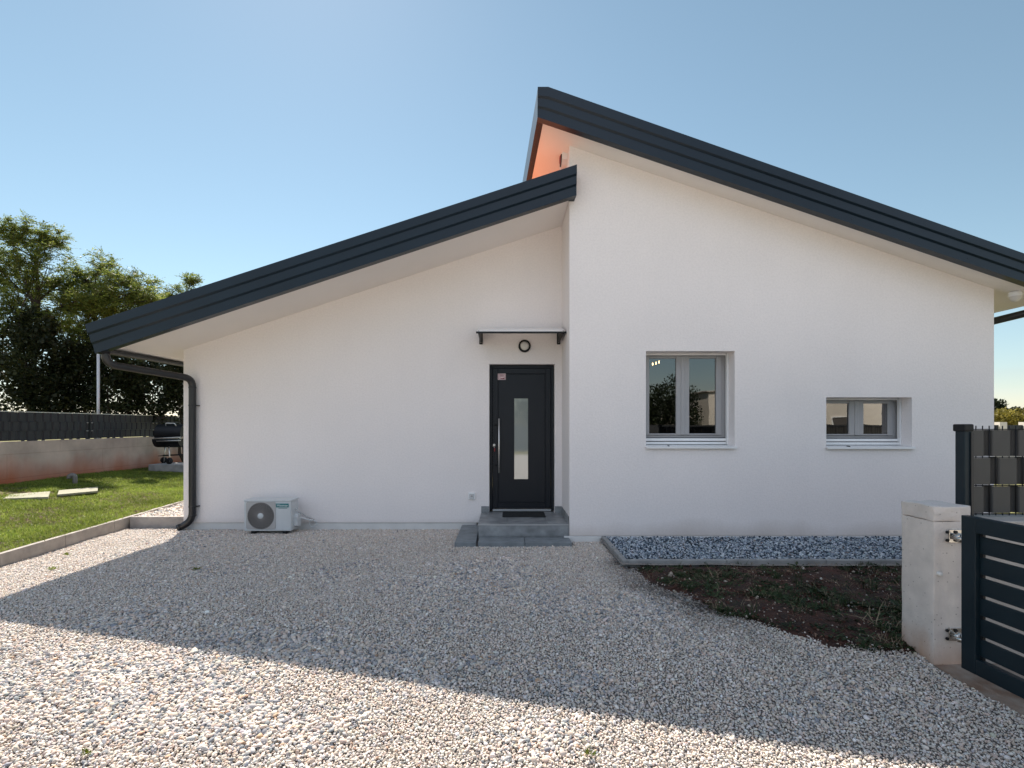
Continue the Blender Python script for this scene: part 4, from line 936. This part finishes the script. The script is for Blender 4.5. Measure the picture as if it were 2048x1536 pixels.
for k in range(-2, 6):
    c = WA + wd * (k * 2.5 + 2.42) + fo
    mb = MB(); a = c - wd * .03; b = c + wd * .03; oriented_bar(mb, a - wn * .02, b - wn * .02, .07, WTOP - .02, FT + .035, wn); p_ = mb.build('post', M['black'], lf)
    for z in (WTOP + .2, WTOP + .4):
        for s_ in (-1, 1): mb = MB(); mb.tube([c + wd * (.05 * s_) - wn * .035 + Vector((0, 0, z)), c + wd * (.10 * s_) - wn * .035 + Vector((0, 0, z))], .008, 6); mb.build('clip', M['steel'], p_)
L_ = (W9 - W0).length
for r_ in range(3):
    mb = MB(); n = int(L_ / .0125); A_ = []; B_ = []
    z0_, z1_ = WTOP + .02 + r_ * .2, WTOP + .02 + (r_ + 1) * .2 - .006
    for k in range(n):
        s_ = k * .0125; ph = ((s_ / .05) + (1.5, .5, 1.5)[r_]) % 4; t = 0
        if 2.5 <= ph < 3: t = (ph - 2.5) / .5
        elif 3 <= ph < 3.5: t = 1
        elif ph >= 3.5: t = 1 - (ph - 3.5) / .5
        q_ = W0 + wd * s_ + fo - wn * (.02 - .015 * t)
        A_.append(Vector((q_.x, q_.y, z0_))); B_.append(Vector((q_.x, q_.y, z1_)))
    mb.loft(A_, B_); o = mb.build('privacy_strip', M['strip'], lf, normals=False); md = o.modifiers.new('thick', 'SOLIDIFY'); md.thickness = .0015
mb = MB()
for z in (WTOP + .022, WTOP + .218, WTOP + .418, WTOP + .62):
    mb.tube([W0 + fo - wn * .022 + Vector((0, 0, z)), W9 + fo - wn * .022 + Vector((0, 0, z))], .005, 6)
mb.build('wire_mesh', M['pipe'], lf)
mb = MB(); oriented_bar(mb, W0 + fo - wn * .03, W9 + fo - wn * .03, .03, WTOP + .617, WTOP + .632, wn); mb.build('top_glint_bar', M['alu'], lf)  # pale bar added for the light catching along the fence top
# slender pole behind the fence
pp = at(196.5, 830, 13.8)
mb = MB(); mb.tube([(pp.x, pp.y, .2), (pp.x, pp.y, 3.95)], .036, 12); mb.tube([(pp.x, pp.y, 3.95), (pp.x, pp.y, 4.0)], .042, 12)
tag(mb.build('metal_pole', M['pole']), 'slender pale metal pole rising behind the dark fence', 'pole')
# covers and vent pipe in the lawn
for pts, lab in ((((7.5, 997), (17.8, 988.7), (100.5, 982.5), (96.4, 993.5)), 'pale slab lying in the lawn, the one farther from the house'), (((114.8, 989), (118, 980.5), (195.5, 973.7), (195.5, 981.5)), 'pale slab lying in the lawn, the one nearer the house')):
    z = .33; mb = MB(); P_ = [gnd(px, py, z) for px, py in pts]
    mb.loft([p_ - Vector((0, 0, .035)) for p_ in P_], P_, closed=True); o = mb.build('concrete_slab', M['cover'])
    tag(o, lab, 'slab', 'pale slabs in the lawn')
vp = gnd(150, 968, .33)
mb = MB(); mb.tube(bend([(vp.x, vp.y, .1), (vp.x, vp.y, .52), (vp.x - .10, vp.y - .03, .52), (vp.x - .10, vp.y - .03, .45)], .05), .045, 12)
tag(mb.build('vent_pipe', M['pvc']), 'grey bent vent pipe standing in the lawn near the wall', 'pipe')
# grill on its pad
gy = 14.2
pad0 = at(303, 930, gy + .3)
mb = MB(); mb.box(at(304, 0, gy).x, at(420, 0, gy).x, gy - .15, gy + .7, .2, at(0, 929, gy - .15).z, .01)
tag(mb.build('grill_pad', M['coldkerb']), 'grey slab under the black grill at the foot of the wall', 'slab')
padz = at(0, 929, gy - .15).z
gc = at(341, 0, gy + .2); 
bbq = empty('charcoal_grill', (gc.x, gc.y, padz), 'black barrel charcoal grill with open lid beside the house corner', 'grill')
bw = .36; zb_ = at(0, 878, gy).z; r_ = .24
def half_barrel(mb, x0, x1, cy, cz, r, a0, a1, n=14, th=.012):
    A_ = [Vector((x0, cy + r * math.cos(a0 + (a1 - a0) * k / n), cz + r * math.sin(a0 + (a1 - a0) * k / n))) for k in range(n + 1)]
    mb.loft(A_, [v + Vector((x1 - x0, 0, 0)) for v in A_]); 
    for xx in (x0, x1): mb.bm.faces.new([mb.bm.verts.new((xx, v.y, v.z)) for v in A_])
mb = MB(); half_barrel(mb, gc.x - bw, gc.x + bw, gc.y, zb_, r_, math.pi, 2 * math.pi); bowl = mb.build('bowl', M['black'], bbq)
mb = MB(); half_barrel(mb, gc.x - bw - .04, gc.x + bw - .02, gc.y + .14, zb_ + .16, .25, R(35), R(215)); lid = mb.build('lid', M['black'], bbq)
zl = at(0, 853, gy).z
mb = MB(); mb.tube(bend([(gc.x - .14, gc.y + .02, zl - .03), (gc.x - .13, gc.y - .02, zl + .09), (gc.x + .13, gc.y - .02, zl + .09), (gc.x + .17, gc.y + .02, zl - .03)], .04), .014, 8); mb.build('lid_handle', M['steel'], lid)
mb = MB(); mb.tube([(gc.x - .30, gc.y - .24, zb_ + .02), (gc.x + .45, gc.y - .24, zb_ + .05)], .012, 8); mb.tube([(gc.x - .22, gc.y - .26, zb_ - .06), (gc.x + .45, gc.y - .26, zb_ - .04)], .010, 8); mb.tube([(gc.x + .36, gc.y - .24, zb_ + .05), (gc.x + .36, gc.y - .1, zb_)], .01, 8); mb.build('front_rail', M['steel'], bbq)
mb = MB()
for k in range(12): mb.tube([(gc.x - bw + .04 + k * .058, gc.y - .22, zb_ - .01), (gc.x - bw + .04 + k * .058, gc.y + .22, zb_ - .01)], .004, 5)
mb.build('cooking_grate', M['steel'], bbq)
for (x0, x1, y_, m_) in ((gc.x - .22, gc.x - .30, .18, 'steel'), (gc.x + .02, gc.x + .09, -.16, 'steel'), (gc.x + .32, gc.x + .27, .15, 'black'), (gc.x + .40, gc.x + .46, -.14, 'black')):
    mb = MB(); mb.tube([(x0, gc.y + y_ * .6, zb_ - .18), (x1, gc.y + y_, padz + .02)], .017, 8); mb.build('leg', M[m_], bbq)
mb = MB(); mb.tube([(gc.x - .28, gc.y + .1, padz + .23), (gc.x + .44, gc.y + .1, padz + .26)], .012, 6); mb.tube([(gc.x - .28, gc.y - .1, padz + .22), (gc.x + .44, gc.y - .1, padz + .25)], .012, 6); mb.build('shelf_frame', M['black'], bbq)
for x_, y_ in ((gc.x + .10, -.20), (gc.x - .32, .2)):
    mb = MB(); mb.lathe([(.02, -.02), (.085, -.025), (.095, 0), (.085, .025), (.02, .02)], 24, Matrix.Translation((x_, gc.y + y_, padz + .085)) @ Matrix.Rotation(R(80), 4, 'X')); mb.build('wheel', M['black'], bbq)

# ================================================================== VEGETATION
def leaves(name, C, D, size, aspect, m, parent=None, fold=0.25, roll=1.0):
    """C leaf bases, D directions; folded rhombic leaves"""
    n = len(C); D = D / np.linalg.norm(D, axis=1, keepdims=True)
    up = rng.normal(0, roll, (n, 3)) + np.array([0, 0, 1.0]); S = np.cross(D, up); S /= np.linalg.norm(S, axis=1, keepdims=True) + 1e-9
    L_ = (size * np.exp(rng.normal(0, .2, n)))[:, None]; Wd = L_ * aspect; Nn = np.cross(S, D)
    mid = C + D * L_ * .5
    V = np.stack([C, mid + S * Wd * .5 + Nn * L_ * fold * .1, C + D * L_, mid - S * Wd * .5 + Nn * L_ * fold * .1], 1).reshape(-1, 3)
    return raw_mesh(name, V, np.arange(4 * n).reshape(-1, 4), m, parent)
def pinnate(base, dirs, L_, npair, droop=0.25):
    """expand compound leaves into leaflet bases and directions"""
    n = len(base); D = dirs / np.linalg.norm(dirs, axis=1, keepdims=True)
    up = np.tile(np.array([0, 0, 1.0]), (n, 1)) + rng.normal(0, .35, (n, 3)); S = np.cross(D, up); S /= np.linalg.norm(S, axis=1, keepdims=True) + 1e-9
    C = []; E = []
    for k in range(npair + 1):
        t = (k + 1) / (npair + 1); P_ = base + D * (L_ * t)[:, None] - np.array([0, 0, 1.0]) * (L_ * droop * t * t)[:, None]
        if k == npair: C.append(P_); E.append(D - np.array([0, 0, droop]))
        else:
            for s_ in (-1, 1): C.append(P_); E.append(S * s_ + D * .45 - np.array([0, 0, .15]))
    return np.concatenate(C), np.concatenate(E)
def limb(mb, a, b, r0, r1, seed, wob=.12, n=7, sides=7):
    rr = random.Random(seed); a, b = Vector(a), Vector(b); L_ = (b - a).length; off = Vector((0, 0, 0)); pts = []; rs = []
    o1 = Vector((rr.gauss(0, 1), rr.gauss(0, 1), rr.gauss(0, .4))) * wob * L_; o2 = Vector((rr.gauss(0, 1), rr.gauss(0, 1), 0)) * wob * .5 * L_
    for k in range(n + 1):
        t = k / n; pts.append(a.lerp(b, t) + o1 * math.sin(math.pi * t) * .5 + o2 * math.sin(2 * math.pi * t) * .5); rs.append(r0 + (r1 - r0) * t)
    mb.tube(pts, rs, sides); return pts
def locust(base, trunk_top, clumps, label, dens=1.0, group='feathery trees behind the dark fence'):
    t = empty('locust_tree', base, label, 'tree', group)
    mb = MB(); pts = limb(mb, base, trunk_top, .10, .04, int(base[0] * 97) % 1000, .05, 10, 9); TB = []; TD = []
    for i, (c, r) in enumerate(clumps):
        c = Vector(c); zf = [p for p in pts if p.z < c.z - .25 * r] or pts[:1]; src = zf[-1] if random.random() < .6 else random.choice(zf[len(zf) // 2:])
        lp = limb(mb, src, c, .026, .010, i * 7 + 3, .16, 7, 6)
        for k in range(int(11 * dens)):
            d = Vector((random.gauss(0, 1), random.gauss(0, 1), random.gauss(.25, .75))); d.normalize(); e = c + d * r * random.uniform(.6, 1.15)
            s0 = lp[random.randint(4, 7)]
            tp = limb(mb, s0, e, .009, .003, k + i * 50, .12, 4, 4)
            for q in range(int(19 * dens)):
                u_ = random.uniform(.2, 1.0); j = min(int(u_ * 4), 3); p_ = tp[j].lerp(tp[j + 1], u_ * 4 - j)
                TB.append(p_); dd = (e - s0).normalized() * .5 + Vector((random.gauss(0, .8), random.gauss(0, .8), random.gauss(.15, .5))); TD.append(dd)
    mb.build('trunk', M['bark'], t)
    TB = np.array([tuple(v) for v in TB]); TD = np.array([tuple(v) for v in TD]); Ls = rng.uniform(.16, .30, len(TB))
    C, E = pinnate(TB, TD, Ls, 6)
    leaves('crown', C, E, .056, .40, M['locust'], t)
    return t
def clump(px, py, r, d): 
    dd = d + random.uniform(-.6, .6); return (at(px, py, dd), r * dd / F)
D1 = 14.6
locust(Vector((at(68, 0, D1).x, D1, .2)), at(72, 520, D1), [clump(*c, D1) for c in ((8, 478, 34), (40, 462, 30), (90, 478, 34), (125, 492, 32), (30, 530, 44), (95, 535, 46), (140, 560, 36), (10, 590, 46), (65, 585, 44), (120, 610, 40), (30, 640, 46), (-30, 520, 46), (150, 655, 30), (85, 650, 36), (60, 510, 40), (15, 560, 40), (120, 570, 40), (165, 600, 34), (60, 620, 44))], 'tall feathery locust tree standing farthest left behind the dark fence', 1.12)
D2 = 15.2
locust(Vector((at(192, 0, D2).x, D2, .2)), at(190, 585, D2), [clump(*c, D2) for c in ((165, 550, 32), (205, 528, 28), (222, 555, 34), (255, 572, 36), (190, 590, 40), (290, 568, 32), (235, 610, 42), (310, 598, 26), (150, 610, 34), (265, 630, 34), (200, 645, 40), (165, 690, 36), (240, 590, 40), (180, 570, 34), (290, 600, 30), (130, 650, 36), (215, 610, 40), (180, 625, 38), (270, 595, 34))], 'feathery locust tree in the middle, right behind the slender pole', 1.1)
D3 = 17.5
locust(Vector((at(372, 0, D3).x, D3, .2)), at(370, 600, D3), [clump(*c, D3) for c in ((345, 585, 22), (385, 568, 20), (368, 600, 26), (400, 610, 24), (340, 630, 26), (330, 600, 20))], 'small locust tree whose tip shows just above the lower roof', .95)
D4 = 15.5
locust(Vector((at(-130, 0, D4).x, D4, .2)), at(-125, 560, D4), [clump(*c, D4) for c in ((-150, 500, 50), (-95, 520, 50), (-130, 570, 55), (-180, 600, 55), (-80, 620, 50))], 'locust tree outside the left picture edge', .8)
def bush(name, base, blobs, nl, size, m, label, cat, group, aspect=.75, stem=True, up=.3):
    t = empty(name, base, label, cat, group); C = []; E = []
    tot = sum(b[1] * b[2] for b in blobs)
    for c, rx, rz in blobs:
        k = int(nl * rx * rz / tot); v = rng.normal(0, 1, (k, 3)); v /= np.linalg.norm(v, axis=1, keepdims=True); rad = rng.uniform(.25, 1, k) ** .45
        lump = 1 + .28 * np.sin(v[:, 0] * 5 + c[0]) * np.cos(v[:, 2] * 6 + c[2] * 2) + rng.normal(0, .07, k)
        p_ = np.array(tuple(c)) + v * (rad * lump)[:, None] * np.array([rx, rx, rz]); C.append(p_); E.append(v + rng.normal(0, .7, (k, 3)) + np.array([0, 0, up]))
    leaves('crown', np.concatenate(C), np.concatenate(E), size, aspect, m, t, roll=.7)
    mb = MB()
    for i, (c, rx, rz) in enumerate(blobs): limb(mb, base, Vector(tuple(c)), .05, .015, i + 5, .1, 5, 6)
    mb.build('trunk', M['bark'], t); return t
def blob(px, py, rx, ry, d): return (at(px, py, d), rx * d / F, ry * d / F)
ivy = ((-20, 14.2, ((-25, 760, 70, 85), (15, 700, 42, 60), (-60, 690, 50, 70)), 'black green ivy mass at the far left edge behind the fence', 9000),
       (75, 14.0, ((75, 735, 48, 92), (70, 660, 34, 45), (100, 790, 50, 50)), 'ivy covered stump rising below the tallest locust tree', 10000),
       (150, 14.4, ((150, 770, 45, 70), (135, 715, 26, 40), (175, 740, 30, 70)), 'dark ivy thicket directly left of the slender pole', 8000),
       (235, 14.6, ((235, 790, 45, 55), (225, 735, 28, 36), (262, 750, 26, 34)), 'dark ivy thicket directly right of the slender pole', 7000),
       (310, 15.4, ((305, 785, 48, 55), (290, 725, 20, 26), (335, 740, 26, 30)), 'dark ivy thicket behind the grill, seen below the gutter', 7000),
       (375, 16.2, ((385, 780, 50, 60), (360, 715, 24, 34)), 'dark ivy thicket by the house corner behind the downpipe', 5500))
for px, d, bl, lab, nl in ivy:
    b0 = at(px, 0, d); bush('ivy_thicket', Vector((b0.x, d, .2)), [blob(*q, d + random.uniform(-.2, .2)) for q in bl], nl, .085, M['ivy'], lab, 'shrub', 'ivy thickets behind the fence')
# far right
for px, d, bl, lab in ((1995, 34, ((1992, 825, 16, 26), (2002, 838, 20, 16)), 'tall dark evergreen rising beside the right house corner'), (2022, 34, ((2022, 833, 16, 15),), 'rounded dark evergreen in the middle of the far right row'), (2050, 36, ((2048, 838, 16, 12), (2066, 832, 18, 16)), 'low dark evergreen at the far right picture edge')):
    b0 = at(px, 0, d); bush('evergreen_tree', Vector((b0.x, d, 0)), [blob(*q, d) for q in bl], 2600, .16, M['conifer'], lab, 'tree', 'evergreens far right')
b0 = at(2020, 0, 24)
bush('clipped_hedge', Vector((b0.x, 24, 0)), [blob(px, 845, 26, 21, 24 + .2 * (i % 2)) for i, px in enumerate((1968, 1990, 2012, 2034, 2056, 2078))], 9000, .10, M['hedge'], 'yellow green hedge in the sun beyond the right fence', 'hedge', None)
nf = empty('boundary_wall', (at(2030, 0, 21).x, 21, 0), 'pale boundary wall with dark panels far beyond the right fence', 'wall')
mb = MB(); x0_, x1_ = at(1950, 0, 21).x, at(2300, 0, 21).x; mb.box(x0_, x1_, 21, 21.2, -.3, 1.2)
for k in range(8): mb.box(x0_ + k * 1.0, x0_ + k * 1.0 + .3, 20.98, 21.22, 1.2, 1.72)
mb.build('masonry', M['render_wall'], nf)
mb = MB()
for k in range(7): mb.box(x0_ + k * 1.0 + .3, x0_ + k * 1.0 + 1.0, 21.05, 21.1, 1.25, 1.6)
mb.build('panel', M['darkfence'], nf)
# a few weeds in the gravel
for (px, py, s_, lab) in ((106, 1141, .042, 'small yellow green weed in the sunlit gravel below the lawn kerb, nearer the shadow'), (134, 1112, .04, 'tiny weed in the sunlit gravel close to the lawn kerb'), (172, 1517, .034, 'grass tuft in the gravel at the bottom left corner'), (1180, 1520, .036, 'grass tuft in the sunlit gravel at the bottom edge'), (392, 1142, .04, 'small weed in the shaded gravel below the outdoor unit')):
    q = gnd(px, py, 0); q = gnd(px, py, float(gz(q.y)))
    rr = random.Random(px); C = []; E = []
    for k in range(26): C.append((q.x + rr.gauss(0, s_ * .5), q.y + rr.gauss(0, s_ * .4), float(gz(q.y)) + .012)); E.append((rr.gauss(0, .8), rr.gauss(0, .8), .9))
    o = leaves('weed', np.array(C), np.array(E), s_ * .9, .28, M['weedbright']); tag(o, lab, 'weed', 'weeds in the gravel')

# behind the camera: what the panes mirror
nh = empty('neighbour_house', (20, -26, 0), 'pale house across the street mirrored in the window panes', 'house')
mb = MB(); mb.box(15.9, 29.5, -33, -25.4, -.4, 4.2); mb.build('wall', M['render_wall'], nh)
mb = MB(); mb.box(15.7, 29.7, -33.2, -25.2, 4.2, 4.32, .02); mb.build('roof', M['lowwall'], nh)
for x in (17.4, 20.6, 25.6):
    mb = MB(); rect_frame(mb, x, x + 1.3, 1.0, 2.3, .08, -25.42, -25.32); w_ = mb.build('window', M['white'], nh); mb = MB(); mb.box(x + .08, x + 1.22, -25.41, -25.37, 1.08, 2.22); mb.build('pane', M['room'], w_)
mb = MB(); mb.box(-30, 40, -21.1, -21, -.4, 1.62); tag(mb.build('street_fence', M['darkfence']), 'dark street fence across the road mirrored in the panes', 'fence')
for i, (x, y_, h, w_) in enumerate(((13.2, -26.5, 5.3, 2.2), (10.6, -29, 5.0, 2.2), (8.0, -31, 4.6, 2.4), (3, -30, 5.0, 2.6), (-4, -31, 5.5, 3.0), (-12, -29, 4.8, 2.8), (34, -31, 5.5, 3))):
    bush('broadleaf_tree', Vector((x, y_, -.3)), [((x, y_, h * .62), w_ * .85, h * .36), ((x - w_ * .5, y_ + .3, h * .5), w_ * .6, h * .3), ((x + w_ * .5, y_, h * .48), w_ * .6, h * .3)], 9000, .16, M['conifer'], 'dark broadleaf tree across the street mirrored in the panes', 'tree', 'trees across the street')

# ================================================================== CAMERA, LIGHT, SKY
cam = bpy.data.cameras.new('camera'); co = bpy.data.objects.new('camera', cam); COL.objects.link(co); scene.camera = co
co.location = (0, 0, CAMZ); co.rotation_euler = (R(90), 0, 0)
cam.sensor_width = 36; cam.lens = 36 * F / 2048; cam.shift_x = (1024 - CX) / 2048; cam.shift_y = (CY - 768) / 2048; cam.clip_start = .05; cam.clip_end = 2000
sx_, sy_ = 0.338, 0.847
sd = Vector((sx_, -sy_, -1)).normalized()                     # direction the sunlight travels
sl = bpy.data.lights.new('sun', 'SUN'); sl.energy = 5.0; sl.angle = R(.53); sl.color = (1.0, .91, .80)
so_ = bpy.data.objects.new('sun', sl); COL.objects.link(so_); so_.rotation_euler = sd.to_track_quat('-Z', 'Y').to_euler()
wld = bpy.data.worlds.new('World'); scene.world = wld; wld.use_nodes = True; nt = wld.node_tree; bg = nt.nodes['Background']
sky = nt.nodes.new('ShaderNodeTexSky'); sky.sky_type = 'NISHITA'; sky.sun_disc = False
sky.sun_elevation = math.asin(-sd.z); sky.sun_rotation = math.atan2(-sd.x, -sd.y)
sky.altitude = 50; sky.air_density = 1.1; sky.dust_density = 0.1; sky.ozone_density = 2.4
# bright clouds added unseen behind the camera to fill the shaded walls
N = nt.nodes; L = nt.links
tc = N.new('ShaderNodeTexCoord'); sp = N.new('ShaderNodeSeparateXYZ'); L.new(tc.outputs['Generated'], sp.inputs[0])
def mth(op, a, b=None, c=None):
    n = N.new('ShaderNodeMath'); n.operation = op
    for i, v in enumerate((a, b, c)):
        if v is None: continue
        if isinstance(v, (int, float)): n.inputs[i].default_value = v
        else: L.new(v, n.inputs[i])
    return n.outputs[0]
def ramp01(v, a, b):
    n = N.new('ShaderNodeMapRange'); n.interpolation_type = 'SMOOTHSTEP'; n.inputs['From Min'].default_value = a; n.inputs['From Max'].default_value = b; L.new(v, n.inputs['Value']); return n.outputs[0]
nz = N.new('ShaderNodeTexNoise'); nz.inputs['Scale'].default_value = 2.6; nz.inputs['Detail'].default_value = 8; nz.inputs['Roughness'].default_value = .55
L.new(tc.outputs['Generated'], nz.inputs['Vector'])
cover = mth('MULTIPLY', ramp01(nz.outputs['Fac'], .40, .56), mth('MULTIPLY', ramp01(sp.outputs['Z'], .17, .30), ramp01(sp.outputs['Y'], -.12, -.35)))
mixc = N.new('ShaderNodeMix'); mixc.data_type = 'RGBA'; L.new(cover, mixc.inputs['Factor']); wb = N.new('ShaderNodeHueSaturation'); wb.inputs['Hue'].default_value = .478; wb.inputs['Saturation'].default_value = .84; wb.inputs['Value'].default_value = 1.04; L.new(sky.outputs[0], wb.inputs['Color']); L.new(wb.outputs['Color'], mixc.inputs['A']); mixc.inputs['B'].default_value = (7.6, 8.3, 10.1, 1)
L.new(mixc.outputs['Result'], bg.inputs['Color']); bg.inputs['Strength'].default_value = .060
vs_ = scene.view_settings; vs_.view_transform = 'Standard'; vs_.look = 'None'; vs_.gamma = 1; vs_.exposure = 1.05
try: scene.display_settings.display_device = 'sRGB'
except Exception: pass
scene.cycles.max_bounces = 10; scene.cycles.diffuse_bounces = 6; scene.cycles.transparent_max_bounces = 16
scene.cycles.use_denoising = True
